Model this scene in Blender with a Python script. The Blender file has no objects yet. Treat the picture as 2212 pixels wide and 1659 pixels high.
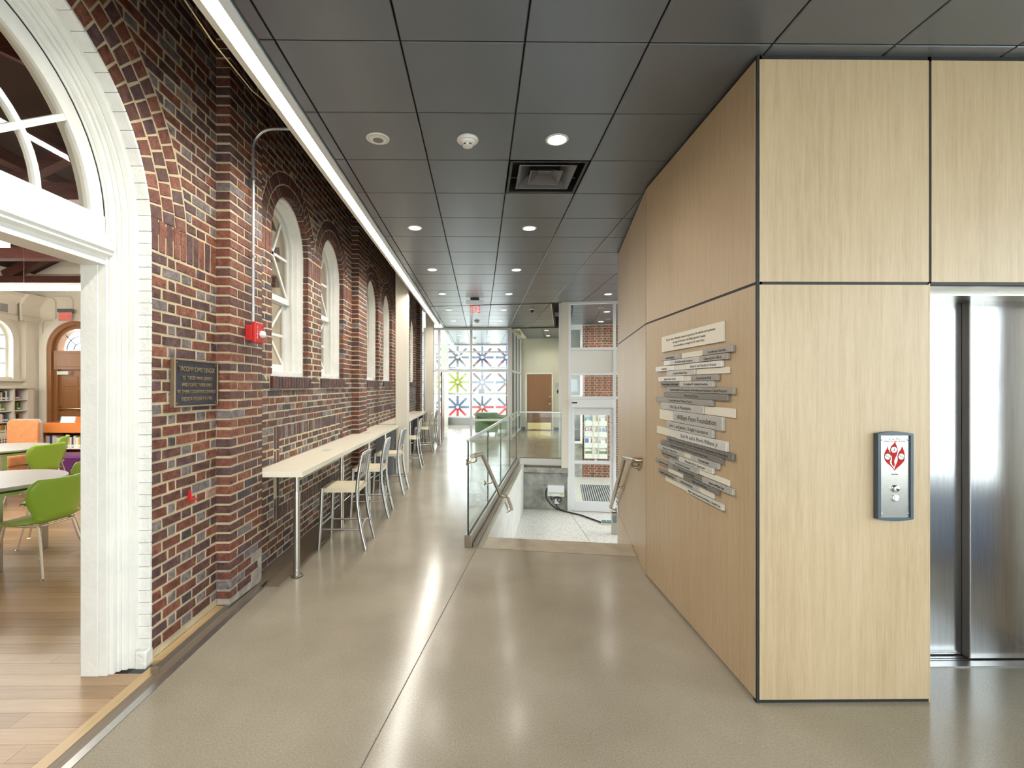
import bpy, bmesh, math, random
from mathutils import Vector, Matrix
from mathutils.geometry import tessellate_polygon
random.seed(7)
S = bpy.context.scene
COL = S.collection
PI = math.pi
R = math.radians
# ------------------------------------------------------------------ camera
FPX = 1027.0
cam = bpy.data.cameras.new('camera')
cam.sensor_width = 36.0
cam.lens = 36.0 * FPX / 2212.0
cam.shift_x = 58.0 / 2212.0
cam.shift_y = 2.5 / 2212.0
cam.clip_start = 0.05
cam.clip_end = 300
cam_o = bpy.data.objects.new('camera', cam)
COL.objects.link(cam_o)
EYE = 1.614
cam_o.location = (0, 0, EYE)
cam_o.rotation_euler = (PI / 2, 0, -R(0.6))
S.camera = cam_o
# ------------------------------------------------------------------ world, exposure
W = bpy.data.worlds.new('overcast_sky')
S.world = W
W.use_nodes = True
bgn = W.node_tree.nodes['Background']
bgn.inputs[0].default_value = (0.85, 0.95, 1.0, 1)
bgn.inputs[1].default_value = 8.5
S.view_settings.view_transform = 'Standard'
S.view_settings.look = 'None'
S.view_settings.gamma = 1.0
S.view_settings.use_curve_mapping = False
S.view_settings.exposure = 0.0
S.cycles.use_denoising = True
S.cycles.use_light_tree = False
S.cycles.max_bounces = 6
S.cycles.diffuse_bounces = 3
S.cycles.glossy_bounces = 3
S.cycles.light_sampling_threshold = 0.03
S.cycles.transparent_max_bounces = 10
S.cycles.use_adaptive_sampling = True
S.cycles.adaptive_threshold = 0.04
S.cycles.sample_clamp_indirect = 6.0
S.cycles.caustics_reflective = False
S.cycles.caustics_refractive = False
LED_POWER = 64.0
DOWN_POWER = 9.0
SPOT_WATT = 31.0
PENDANT_POWER = 80.0

def portal(name, loc, rot, sx, sy):
    l = bpy.data.lights.new(name, 'AREA')
    l.shape = 'RECTANGLE'; l.size = sx; l.size_y = sy
    l.cycles.is_portal = True
    o = bpy.data.objects.new(name, l); COL.objects.link(o)
    o.location = loc; o.rotation_euler = rot
    o['kind'] = 'helper'
portal('daylight_portal_entrance', (1.4, -2.85, 1.55), (PI / 2, 0, 0), 6.2, 3.1)
portal('daylight_portal_side', (4.66, -0.2, 1.9), (PI / 2, 0, PI / 2), 4.7, 2.4)
portal('daylight_portal_sunroom', (-0.3, 19.75, 1.6), (-PI / 2, 0, 0), 3.6, 3.2)
portal('daylight_portal_vestibule', (6.05, 9.85, 1.1), (PI / 2, 0, PI / 2), 7.2, 4.2)

# second building grid, turned 9.8 degrees
AL = R(9.8)
O2 = (-0.09, 4.72)
U2 = (math.sin(AL), math.cos(AL))
V2 = (math.cos(AL), -math.sin(AL))
def g2(u, v):
    return (O2[0] + u * U2[0] + v * V2[0], O2[1] + u * U2[1] + v * V2[1])
def to_uv(x, y):
    a, b = x - O2[0], y - O2[1]
    return (a * U2[0] + b * U2[1], a * V2[0] + b * V2[1])
G2 = dict(loc=(O2[0], O2[1], 0), rz=-AL)      # local x = v, local y = u
CZ = 3.289                                    # ceiling height
def project(x, y, z):
    t = R(0.6)
    xc = x * math.cos(t) - y * math.sin(t)
    yc = x * math.sin(t) + y * math.cos(t)
    if yc < 0.05:
        return None
    return 1048 + FPX * xc / yc, 832 - FPX * (z - EYE) / yc, yc

# ------------------------------------------------------------------ materials
MATS = {}
def _new(name):
    m = bpy.data.materials.new(name); m.use_nodes = True
    nt = m.node_tree
    return m, nt, nt.nodes['Principled BSDF']
def mat(name, col, rough=0.5, metal=0.0, spec=0.5, emit=None, emit_s=0.0, coat=0.0, noise=0.0, nscale=8.0, bump=0.0, bscale=60.0, nstretch=(1, 1, 1)):
    if name in MATS:
        return MATS[name]
    m, nt, b = _new(name)
    b.inputs['Base Color'].default_value = (*col, 1)
    b.inputs['Roughness'].default_value = rough
    b.inputs['Metallic'].default_value = metal
    b.inputs['Specular IOR Level'].default_value = spec
    b.inputs['Coat Weight'].default_value = coat
    if emit:
        b.inputs['Emission Color'].default_value = (*emit, 1)
        b.inputs['Emission Strength'].default_value = emit_s
    if noise or bump:
        g = nt.nodes.new('ShaderNodeNewGeometry')
        mp = nt.nodes.new('ShaderNodeMapping'); mp.inputs['Scale'].default_value = nstretch
        nt.links.new(g.outputs['Position'], mp.inputs['Vector'])
    if noise:
        n = nt.nodes.new('ShaderNodeTexNoise'); n.inputs['Scale'].default_value = nscale; n.inputs['Detail'].default_value = 6
        nt.links.new(mp.outputs[0], n.inputs['Vector'])
        r = nt.nodes.new('ShaderNodeValToRGB')
        r.color_ramp.elements[0].position = 0.3; r.color_ramp.elements[1].position = 0.7
        r.color_ramp.elements[0].color = (*[c * (1 - noise) for c in col], 1)
        r.color_ramp.elements[1].color = (*[min(1, c * (1 + noise)) for c in col], 1)
        nt.links.new(n.outputs['Fac'], r.inputs[0]); nt.links.new(r.outputs[0], b.inputs['Base Color'])
    if bump:
        n2 = nt.nodes.new('ShaderNodeTexNoise'); n2.inputs['Scale'].default_value = bscale; n2.inputs['Detail'].default_value = 4
        nt.links.new(mp.outputs[0], n2.inputs['Vector'])
        bp = nt.nodes.new('ShaderNodeBump'); bp.inputs['Strength'].default_value = bump; bp.inputs['Distance'].default_value = 0.01
        nt.links.new(n2.outputs['Fac'], bp.inputs['Height']); nt.links.new(bp.outputs[0], b.inputs['Normal'])
    MATS[name] = m
    return m
def ramp(nt, fac, stops):
    r = nt.nodes.new('ShaderNodeValToRGB')
    e = r.color_ramp.elements
    e[0].position, e[0].color = stops[0][0], (*stops[0][1], 1)
    e[1].position, e[1].color = stops[-1][0], (*stops[-1][1], 1)
    for p, c in stops[1:-1]:
        x = e.new(p); x.color = (*c, 1)
    nt.links.new(fac, r.inputs[0])
    return r.outputs[0]
def pos(nt, scale=(1, 1, 1), rot=(0, 0, 0)):
    g = nt.nodes.new('ShaderNodeNewGeometry')
    mp = nt.nodes.new('ShaderNodeMapping')
    mp.inputs['Scale'].default_value = scale; mp.inputs['Rotation'].default_value = rot
    nt.links.new(g.outputs['Position'], mp.inputs['Vector'])
    return mp.outputs[0]
def noise(nt, vec, scale, detail=5, rough=0.55, dist=0.0):
    n = nt.nodes.new('ShaderNodeTexNoise')
    n.inputs['Scale'].default_value = scale; n.inputs['Detail'].default_value = detail
    n.inputs['Roughness'].default_value = rough; n.inputs['Distortion'].default_value = dist
    nt.links.new(vec, n.inputs['Vector'])
    return n.outputs['Fac']
def mixc(nt, fac, a, b, mode='MIX'):
    x = nt.nodes.new('ShaderNodeMix'); x.data_type = 'RGBA'; x.blend_type = mode
    if isinstance(fac, float): x.inputs[0].default_value = fac
    else: nt.links.new(fac, x.inputs[0])
    for s, i in ((a, 6), (b, 7)):
        if isinstance(s, tuple): x.inputs[i].default_value = (*s, 1)
        else: nt.links.new(s, x.inputs[i])
    return x.outputs[2]
def math_n(nt, op, a, b=0.0, clamp=False):
    x = nt.nodes.new('ShaderNodeMath'); x.operation = op; x.use_clamp = clamp
    for s, i in ((a, 0), (b, 1)):
        if isinstance(s, (int, float)): x.inputs[i].default_value = s
        else: nt.links.new(s, x.inputs[i])
    return x.outputs[0]
def bumpn(nt, b, h, strength=0.3, dist=0.005):
    bp = nt.nodes.new('ShaderNodeBump'); bp.inputs['Strength'].default_value = strength; bp.inputs['Distance'].default_value = dist
    nt.links.new(h, bp.inputs['Height']); nt.links.new(bp.outputs[0], b.inputs['Normal'])

def brick_mat(name, c0, c1, c2):
    m, nt, b = _new(name)
    p = pos(nt)
    n1 = noise(nt, p, 14.0, 5, 0.65); n2 = noise(nt, p, 36.0, 5, 0.8); n3 = noise(nt, p, 150.0, 3, 0.6)
    c = ramp(nt, n1, [(0.3, c0), (0.5, c1), (0.72, c2)])
    dk = ramp(nt, n2, [(0.34, (0.18, 0.16, 0.17)), (0.43, (0.72, 0.70, 0.70)), (0.56, (1, 1, 1)), (0.68, (1.5, 1.42, 1.35))])
    c = mixc(nt, 0.9, c, dk, 'MULTIPLY')
    nt.links.new(c, b.inputs['Base Color'])
    b.inputs['Roughness'].default_value = 0.62
    b.inputs['Specular IOR Level'].default_value = 0.35
    bumpn(nt, b, math_n(nt, 'ADD', n2, n3), 0.5, 0.004)
    MATS[name] = m
    return m
BR = [brick_mat('brick_red', (0.13, 0.040, 0.028), (0.19, 0.066, 0.043), (0.26, 0.105, 0.068)),
      brick_mat('brick_orange_red', (0.17, 0.055, 0.034), (0.245, 0.088, 0.054), (0.32, 0.135, 0.088)),
      brick_mat('brick_brown', (0.085, 0.037, 0.030), (0.13, 0.058, 0.045), (0.19, 0.09, 0.068)),
      brick_mat('brick_plum', (0.07, 0.036, 0.037), (0.115, 0.060, 0.059), (0.165, 0.093, 0.088)),
      brick_mat('brick_grey_header', (0.15, 0.120, 0.118), (0.20, 0.166, 0.163), (0.27, 0.228, 0.222)),
      brick_mat('brick_charcoal', (0.038, 0.030, 0.034), (0.068, 0.053, 0.057), (0.115, 0.09, 0.092)),
      brick_mat('brick_pale', (0.30, 0.17, 0.125), (0.40, 0.25, 0.19), (0.48, 0.34, 0.27))]
BM = [brick_mat('modern_brick_red', (0.24, 0.070, 0.045), (0.31, 0.095, 0.06), (0.37, 0.13, 0.085)),
      brick_mat('modern_brick_dark', (0.10, 0.055, 0.045), (0.15, 0.085, 0.065), (0.20, 0.12, 0.09))]
MORTAR = mat('mortar', (0.59, 0.485, 0.315), 0.9, noise=0.16, nscale=5, bump=0.6, bscale=160)
MORTAR2 = mat('mortar_modern', (0.50, 0.43, 0.33), 0.9, noise=0.1, nscale=9)
PAINT = mat('white_gloss_paint', (0.83, 0.815, 0.765), 0.35, noise=0.05, nscale=6, bump=0.25, bscale=35)
PAINTB = mat('white_painted_brick', (0.78, 0.77, 0.725), 0.5, noise=0.07, nscale=9, bump=0.6, bscale=45)
PLASTER = mat('cream_plaster', (0.82, 0.76, 0.63), 0.7, noise=0.04, nscale=2)
PLASTER2 = mat('library_trim_paint', (0.84, 0.79, 0.68), 0.5)
HALLP = mat('hall_beige_paint', (0.66, 0.63, 0.50), 0.7, noise=0.02, nscale=2)
COLP = mat('column_paint', (0.72, 0.66, 0.56), 0.45)
BLACK = mat('black_reveal', (0.012, 0.011, 0.011), 0.6)
PLENUM = mat('plenum_dark', (0.03, 0.03, 0.032), 0.8)
STEEL = mat('stainless_steel', (0.56, 0.53, 0.48), 0.28, 1.0, noise=0.06, nscale=30, nstretch=(1, 1, 12))
DSTEEL = mat('satin_dark_steel', (0.40, 0.36, 0.31), 0.28, 1.0)
BRONZE_ST = mat('satin_nickel_rail', (0.42, 0.345, 0.265), 0.3, 1.0)
ALU = mat('brushed_aluminium', (0.50, 0.49, 0.475), 0.33, 1.0, noise=0.05, nscale=40, nstretch=(1, 1, 8))
SEATM = mat('brushed_aluminium_seat', (0.88, 0.78, 0.58), 0.4, 0.6)
ALUF = mat('anodised_frame', (0.78, 0.785, 0.79), 0.4, 0.1)
ALUP = mat('aluminium_sheet', (0.72, 0.70, 0.64), 0.38, 0.2)
SOLID = mat('cream_solid_surface', (0.90, 0.83, 0.68), 0.3, noise=0.02, nscale=80)
WHITEP = mat('white_plastic', (0.80, 0.80, 0.77), 0.4)
REDP = mat('red_alarm_enamel', (0.55, 0.02, 0.02), 0.35)
RUBBER = mat('black_rubber', (0.02, 0.02, 0.022), 0.6)
CHROME = mat('chrome', (0.78, 0.78, 0.78), 0.12, 1.0)
BRASS = mat('brass', (0.70, 0.52, 0.24), 0.25, 1.0)
GREEN = mat('green_polypropylene', (0.30, 0.50, 0.055), 0.32)
GREENF = mat('green_upholstery', (0.10, 0.22, 0.03), 0.7)
ORANGE = mat('orange_laminate', (0.66, 0.21, 0.045), 0.5)
ORANGEF = mat('orange_upholstery', (0.68, 0.29, 0.115), 0.7, noise=0.12, nscale=14)
PURPLE = mat('purple_vinyl', (0.115, 0.016, 0.12), 0.4)
BLUEV = mat('blue_vinyl', (0.10, 0.10, 0.34), 0.4)
TABLE = mat('grey_speckled_laminate', (0.43, 0.405, 0.375), 0.35, noise=0.08, nscale=240)
DKWOOD = mat('dark_stained_timber', (0.075, 0.022, 0.016), 0.5, noise=0.3, nscale=6, nstretch=(1, 6, 6))
DKCEIL = mat('dark_timber_boarding', (0.045, 0.024, 0.02), 0.6)
INK = mat('black_ink', (0.015, 0.015, 0.017), 0.6)
WHITE_INK = mat('white_ink', (0.85, 0.85, 0.85), 0.5)
BRONZE = mat('dark_bronze', (0.045, 0.040, 0.050), 0.42, 0.6, noise=0.2, nscale=20)
BRONZE_L = mat('rubbed_bronze', (0.36, 0.27, 0.17), 0.4, 0.8)
CONC_W = mat('cast_concrete_wall', (0.33, 0.325, 0.295), 0.6, noise=0.38, nscale=6, bump=0.25, bscale=30)
CONC_L = mat('pale_concrete', (0.60, 0.57, 0.52), 0.5, noise=0.12, nscale=4)
ASPH = mat('exterior_paving', (0.64, 0.63, 0.60), 0.8, noise=0.1, nscale=2)
BASEB = mat('slate_vinyl_base', (0.10, 0.13, 0.16), 0.5)

def glass_mat(name, tint, gloss_tint=(1, 1, 1), f0=0.6):
    m = bpy.data.materials.new(name); m.use_nodes = True
    nt = m.node_tree; nt.nodes.clear()
    out = nt.nodes.new('ShaderNodeOutputMaterial')
    t = nt.nodes.new('ShaderNodeBsdfTransparent'); t.inputs[0].default_value = (*tint, 1)
    g = nt.nodes.new('ShaderNodeBsdfGlossy'); g.inputs[0].default_value = (*gloss_tint, 1); g.inputs['Roughness'].default_value = 0.02
    lw = nt.nodes.new('ShaderNodeLayerWeight'); lw.inputs[0].default_value = 0.5
    fr5 = math_n(nt, 'POWER', lw.outputs['Facing'], 5.0)
    fac = math_n(nt, 'ADD', math_n(nt, 'MULTIPLY', fr5, f0), 0.022)
    mx = nt.nodes.new('ShaderNodeMixShader')
    nt.links.new(fac, mx.inputs[0]); nt.links.new(t.outputs[0], mx.inputs[1]); nt.links.new(g.outputs[0], mx.inputs[2])
    nt.links.new(mx.outputs[0], out.inputs[0])
    MATS[name] = m
    return m
GLASS = glass_mat('clear_glass', (0.97, 0.98, 0.97))
GLASSR = glass_mat('railing_glass', (0.95, 0.98, 0.965), f0=0.35)
GLASSD = glass_mat('old_dusty_glass', (0.86, 0.84, 0.80))
GEDGE = mat('glass_edge', (0.02, 0.06, 0.05), 0.1)
def emis(name, col, s):
    m = bpy.data.materials.new(name); m.use_nodes = True
    nt = m.node_tree; nt.nodes.clear()
    out = nt.nodes.new('ShaderNodeOutputMaterial'); e = nt.nodes.new('ShaderNodeEmission')
    e.inputs[0].default_value = (*col, 1); e.inputs[1].default_value = s
    nt.links.new(e.outputs[0], out.inputs[0]); MATS[name] = m
    return m
LED = emis('led_lens', (1.0, 0.945, 0.86), LED_POWER)
DOWN = emis('downlight_lens', (1.0, 0.95, 0.87), DOWN_POWER)
PEND = emis('pendant_lens', (1.0, 0.95, 0.86), PENDANT_POWER)
EXITR = emis('exit_red', (1.0, 0.07, 0.05), 1.6)
EXITR.cycles.emission_sampling = 'NONE'
DOWN.cycles.emission_sampling = 'NONE'

def concrete_floor():
    m, nt, b = _new('polished_concrete')
    p = pos(nt)
    n1 = noise(nt, p, 1.1, 5, 0.5, 0.0); n2 = noise(nt, p, 3.1, 7, 0.72); n3 = noise(nt, p, 120.0, 3, 0.75)
    c = ramp(nt, n1, [(0.25, (0.275, 0.232, 0.170)), (0.5, (0.345, 0.300, 0.228)), (0.75, (0.41, 0.362, 0.285))])
    c2 = ramp(nt, n2, [(0.3, (0.80, 0.78, 0.76)), (0.65, (1.08, 1.07, 1.06))])
    c = mixc(nt, 0.10, c, c2, 'MULTIPLY')
    sp = ramp(nt, n3, [(0.30, (0.60, 0.58, 0.56)), (0.45, (0.94, 0.94, 0.94)), (0.58, (1.04, 1.04, 1.04)), (0.72, (1.5, 1.47, 1.43))])
    c = mixc(nt, 0.75, c, sp, 'MULTIPLY')
    v = nt.nodes.new('ShaderNodeTexVoronoi'); v.inputs['Scale'].default_value = 9.0
    nt.links.new(p, v.inputs['Vector'])
    fl = ramp(nt, v.outputs['Distance'], [(0.0, (1, 1, 1)), (0.016, (1, 1, 1)), (0.024, (0, 0, 0))])
    c = mixc(nt, math_n(nt, 'MULTIPLY', fl, 0.5), c, (0.60, 0.55, 0.46))
    nt.links.new(c, b.inputs['Base Color'])
    rr = nt.nodes.new('ShaderNodeMapRange'); rr.inputs['To Min'].default_value = 0.13; rr.inputs['To Max'].default_value = 0.23
    nt.links.new(n2, rr.inputs['Value']); nt.links.new(rr.outputs[0], b.inputs['Roughness'])
    b.inputs['Specular IOR Level'].default_value = 0.42
    return m
CONC = concrete_floor()
def terrazzo():
    m, nt, b = _new('terrazzo')
    p = pos(nt)
    v = nt.nodes.new('ShaderNodeTexVoronoi'); v.inputs['Scale'].default_value = 120.0
    nt.links.new(p, v.inputs['Vector'])
    w = nt.nodes.new('ShaderNodeSeparateColor'); nt.links.new(v.outputs['Color'], w.inputs[0])
    c = ramp(nt, w.outputs[0], [(0.0, (0.22, 0.18, 0.15)), (0.14, (0.5, 0.45, 0.40)), (0.2, (0.74, 0.71, 0.66)), (1.0, (0.84, 0.82, 0.77))])
    nt.links.new(c, b.inputs['Base Color']); b.inputs['Roughness'].default_value = 0.3
    return m
TERR = terrazzo()
def wood_mat(name, c0, c1, c2, axis='Z', rough=0.42, fine=1.0, obj_rand=0.0):
    m, nt, b = _new(name)
    sc = {'Z': (1, 1, 0.035), 'X': (0.035, 1, 1), 'Y': (1, 0.035, 1)}[axis]
    p = pos(nt, sc)
    n1 = noise(nt, p, 52.0 * fine, 5, 0.65, 0.3); n2 = noise(nt, p, 200.0 * fine, 3, 0.7); n3 = noise(nt, pos(nt, tuple(max(s, 0.3) for s in sc)), 2.2, 3)
    f = math_n(nt, 'ADD', math_n(nt, 'MULTIPLY', n1, 0.40), math_n(nt, 'MULTIPLY', n2, 0.40))
    f = math_n(nt, 'ADD', f, math_n(nt, 'MULTIPLY', n3, 0.25))
    if obj_rand:
        oi = nt.nodes.new('ShaderNodeObjectInfo')
        f = math_n(nt, 'ADD', f, math_n(nt, 'MULTIPLY', math_n(nt, 'SUBTRACT', oi.outputs['Random'], 0.5), obj_rand))
    c = ramp(nt, f, [(0.32, c0), (0.52, c1), (0.72, c2)])
    nt.links.new(c, b.inputs['Base Color'])
    b.inputs['Roughness'].default_value = rough
    bumpn(nt, b, n2, 0.08, 0.002)
    MATS[name] = m
    return m
OAK = wood_mat('light_oak_veneer', (0.38, 0.265, 0.15), (0.485, 0.355, 0.215), (0.575, 0.44, 0.285), 'Z', 0.4)
PLANKM = wood_mat('oak_floorboard', (0.255, 0.150, 0.075), (0.345, 0.215, 0.113), (0.43, 0.285, 0.16), 'X', 0.32, 1.0, 0.25)
SILLW = wood_mat('pale_oak_threshold', (0.42, 0.28, 0.13), (0.52, 0.36, 0.18), (0.60, 0.43, 0.24), 'Y', 0.35)
GREYW = wood_mat('weathered_grey_board', (0.13, 0.095, 0.065), (0.20, 0.15, 0.105), (0.29, 0.225, 0.165), 'Y', 0.45)
DOORW = wood_mat('hall_door_veneer', (0.23, 0.105, 0.045), (0.29, 0.14, 0.062), (0.35, 0.175, 0.085), 'Z', 0.4)
DOORL = wood_mat('library_door_oak', (0.26, 0.11, 0.04), (0.34, 0.155, 0.06), (0.42, 0.20, 0.085), 'Z', 0.35)
def tile_mat():
    m, nt, b = _new('perforated_metal_tile')
    p = pos(nt)
    v = nt.nodes.new('ShaderNodeTexVoronoi'); v.inputs['Scale'].default_value = 230.0; v.inputs['Randomness'].default_value = 0.0
    nt.links.new(p, v.inputs['Vector'])
    c = ramp(nt, v.outputs['Distance'], [(0.22, (0.070, 0.076, 0.088)), (0.34, (0.168, 0.181, 0.208))])
    nt.links.new(c, b.inputs['Base Color'])
    b.inputs['Metallic'].default_value = 0.5; b.inputs['Roughness'].default_value = 0.3
    return m
TILE = tile_mat()
def elevator_mat():
    m, nt, b = _new('brushed_elevator_steel')
    p = pos(nt, (1, 1, 0.02))
    n = noise(nt, p, 160.0, 3, 0.6)
    c = ramp(nt, n, [(0.3, (0.50, 0.50, 0.52)), (0.7, (0.62, 0.62, 0.63))])
    nt.links.new(c, b.inputs['Base Color'])
    b.inputs['Metallic'].default_value = 1.0; b.inputs['Roughness'].default_value = 0.2
    w = noise(nt, pos(nt, (0.6, 0.6, 1.2)), 1.6, 1)
    bumpn(nt, b, w, 0.12, 0.05)
    return m
ELEV = elevator_mat()
def plaque_mat(name, c, rough, metal):
    return mat(name, c, rough, metal, noise=0.07, nscale=6, nstretch=(1, 6, 25))
PLQ = {'w': plaque_mat('plaque_bright_aluminium', (0.80, 0.79, 0.76), 0.36, 0.55), 'g': plaque_mat('plaque_grey_steel', (0.40, 0.37, 0.34), 0.36, 0.6),
       'd': plaque_mat('plaque_dark_steel', (0.27, 0.25, 0.235), 0.38, 0.6), 's': plaque_mat('plaque_silver', (0.60, 0.585, 0.56), 0.34, 0.6), 'c': mat('plaque_cream_panel', (0.76, 0.71, 0.60), 0.4)}

# ------------------------------------------------------------------ mesh helper
class MB:
    def __init__(s):
        s.v = []; s.f = []; s.m = []
    def face(s, pts, m=0):
        i = len(s.v); s.v += [tuple(p) for p in pts]; s.f.append(tuple(range(i, i + len(pts)))); s.m.append(m)
        return s
    def prism(s, pts, vec, m=0):
        n = len(pts); i = len(s.v); vx, vy, vz = vec
        s.v += [tuple(p) for p in pts] + [(p[0] + vx, p[1] + vy, p[2] + vz) for p in pts]
        s.f.append(tuple(range(i, i + n))[::-1]); s.f.append(tuple(range(i + n, i + 2 * n)))
        for k in range(n):
            j = (k + 1) % n
            s.f.append((i + k, i + j, i + n + j, i + n + k))
        s.m += [m] * (n + 2)
        return s
    def box(s, x0, x1, y0, y1, z0, z1, m=0):
        if x0 > x1: x0, x1 = x1, x0
        if y0 > y1: y0, y1 = y1, y0
        if z0 > z1: z0, z1 = z1, z0
        return s.prism([(x0, y0, z0), (x1, y0, z0), (x1, y1, z0), (x0, y1, z0)], (0, 0, z1 - z0), m)
    def bar(s, a, b, w, h, up=(0, 0, 1), m=0):
        a = Vector(a); b = Vector(b); d = (b - a).normalized()
        sx = d.cross(Vector(up))
        if sx.length < 1e-4: sx = d.cross(Vector((1, 0, 0)))
        sx.normalize(); sy = sx.cross(d).normalized()
        q = [a + sx * w / 2 * i + sy * h / 2 * j for i, j in ((-1, -1), (1, -1), (1, 1), (-1, 1))]
        return s.prism(q, b - a, m)
    def tube(s, path, r, n=10, m=0, caps=True):
        P = [Vector(p) for p in path]
        rr = r if isinstance(r, (list, tuple)) else [r] * len(P)
        T = []
        for k in range(len(P)):
            a = P[max(k - 1, 0)]; b = P[min(k + 1, len(P) - 1)]
            T.append((b - a).normalized())
        ref = Vector((0, 0, 1)) if abs(T[0].z) < 0.9 else Vector((1, 0, 0))
        N = (ref - T[0] * ref.dot(T[0])).normalized()
        base = len(s.v)
        for k in range(len(P)):
            N = (N - T[k] * N.dot(T[k])).normalized()
            B = T[k].cross(N)
            for j in range(n):
                a = 2 * PI * j / n
                s.v.append(tuple(P[k] + (N * math.cos(a) + B * math.sin(a)) * rr[k]))
        for k in range(len(P) - 1):
            for j in range(n):
                a = base + k * n + j; b = base + k * n + (j + 1) % n
                s.f.append((a, b, b + n, a + n)); s.m.append(m)
        if caps:
            s.f.append(tuple(base + j for j in range(n))[::-1]); s.m.append(m)
            e = base + (len(P) - 1) * n
            s.f.append(tuple(e + j for j in range(n))); s.m.append(m)
        return s
    def lathe(s, prof, o, axis=(0, 0, 1), n=20, m=0):
        ax = Vector(axis).normalized()
        t = Vector((1, 0, 0)) if abs(ax.x) < 0.9 else Vector((0, 1, 0))
        e1 = (t - ax * t.dot(ax)).normalized(); e2 = ax.cross(e1); o = Vector(o)
        base = len(s.v)
        for r, h in prof:
            for j in range(n):
                a = 2 * PI * j / n
                s.v.append(tuple(o + ax * h + (e1 * math.cos(a) + e2 * math.sin(a)) * max(r, 1e-4)))
        for k in range(len(prof) - 1):
            for j in range(n):
                a = base + k * n + j; b = base + k * n + (j + 1) % n
                s.f.append((a, b, b + n, a + n)); s.m.append(m)
        s.f.append(tuple(base + j for j in range(n))[::-1]); s.m.append(m)
        e = base + (len(prof) - 1) * n
        s.f.append(tuple(e + j for j in range(n))); s.m.append(m)
        return s
    def band(s, outer, inner, place, d0, d1, m=0, closed=False):
        n = len(outer); i = len(s.v)
        for k in range(n):
            for p, d in ((outer[k], d0), (outer[k], d1), (inner[k], d1), (inner[k], d0)):
                s.v.append(tuple(place(p, d)))
        for k in range(n if closed else n - 1):
            a = i + 4 * k; b = i + 4 * ((k + 1) % n)
            for j in range(4):
                jj = (j + 1) % 4
                s.f.append((a + j, b + j, b + jj, a + jj)); s.m.append(m)
        if not closed:
            s.f.append((i, i + 1, i + 2, i + 3)); e = i + 4 * (n - 1); s.f.append((e + 3, e + 2, e + 1, e)); s.m += [m, m]
        return s
    def slab(s, outer, holes, place, d0, d1, m=0):
        loops = [outer] + holes
        tris = tessellate_polygon([[Vector((p[0], p[1], 0)) for p in l] for l in loops])
        flat = [p for l in loops for p in l]
        for d in (d0, d1):
            i = len(s.v); s.v += [tuple(place(p, d)) for p in flat]
            for t in tris:
                s.f.append(tuple(i + q for q in t)); s.m.append(m)
        for l in loops:
            for k in range(len(l)):
                p, q = l[k], l[(k + 1) % len(l)]
                s.face([place(p, d0), place(q, d0), place(q, d1), place(p, d1)], m)
        return s
    def build(s, name, mats, parent=None, label=None, cat=None, group=None, kind=None, loc=None, rz=0.0, smooth=False, bevel=0.0, fix=True, rot=None):
        me = bpy.data.meshes.new(name)
        me.from_pydata(s.v, [], s.f)
        if not isinstance(mats, (list, tuple)): mats = [mats]
        for q in mats: me.materials.append(q)
        if len(mats) > 1: me.polygons.foreach_set('material_index', s.m)
        if fix:
            bm = bmesh.new(); bm.from_mesh(me)
            bmesh.ops.remove_doubles(bm, verts=bm.verts, dist=1e-5)
            bmesh.ops.recalc_face_normals(bm, faces=bm.faces)
            bm.to_mesh(me); bm.free()
        if smooth:
            me.polygons.foreach_set('use_smooth', [True] * len(me.polygons))
            me.set_sharp_from_angle(angle=R(38))
        me.update()
        o = bpy.data.objects.new(name, me); COL.objects.link(o)
        if bevel:
            b = o.modifiers.new('edge', 'BEVEL'); b.width = bevel; b.segments = 2; b.limit_method = 'ANGLE'; b.angle_limit = R(40)
        if loc: o.location = loc
        o.rotation_euler = rot if rot else (0, 0, rz)
        if parent is not None: o.parent = parent
        tag(o, label, cat, group, kind)
        return o
def tag(o, label=None, cat=None, group=None, kind=None):
    for k, v in (('label', label), ('category', cat), ('group', group), ('kind', kind)):
        if v: o[k] = v
    return o
def thing(name, label=None, cat=None, loc=(0, 0, 0), rz=0.0, group=None, kind=None):
    o = bpy.data.objects.new(name, None); COL.objects.link(o)
    o.empty_display_size = 0.1
    o.location = loc; o.rotation_euler = (0, 0, rz)
    return tag(o, label, cat, group, kind)
def kids(o): return [c for c in bpy.data.objects if c.parent == o]
def copy_tree(o, parent=None):
    c = o.copy(); COL.objects.link(c); c.parent = parent
    for ch in kids(o): copy_tree(ch, c)
    return c
def B(*a, **k): return MB().box(*a, **k)
FITS = []
FACE = {'-y': (PI / 2, 0, 0), '+y': (PI / 2, 0, PI), '+x': (PI / 2, 0, PI / 2), '-x': (PI / 2, 0, -PI / 2)}
def text(body, parent, m, loc, face, size, width=None, extrude=0.0006, name='lettering', align='CENTER', label=None, spacing=1.0):
    cu = bpy.data.curves.new(name, 'FONT')
    cu.body = body; cu.size = size; cu.extrude = extrude; cu.align_x = align; cu.align_y = 'CENTER'
    cu.resolution_u = 3; cu.space_line = spacing
    cu.materials.append(m)
    o = bpy.data.objects.new(name, cu); COL.objects.link(o)
    o.location = loc; o.rotation_euler = FACE[face] if isinstance(face, str) else face
    if parent is not None: o.parent = parent
    if width: FITS.append((o, width))
    if label: o['label'] = label
    return o
def clip(poly, a, b, c):           # keep a*x + b*y <= c
    out = []
    for k in range(len(poly)):
        p, q = poly[k], poly[(k + 1) % len(poly)]
        dp, dq = a * p[0] + b * p[1] - c, a * q[0] + b * q[1] - c
        if dp <= 0: out.append(p)
        if dp * dq < 0:
            t = dp / (dp - dq); out.append((p[0] + t * (q[0] - p[0]), p[1] + t * (q[1] - p[1])))
    return out
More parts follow.
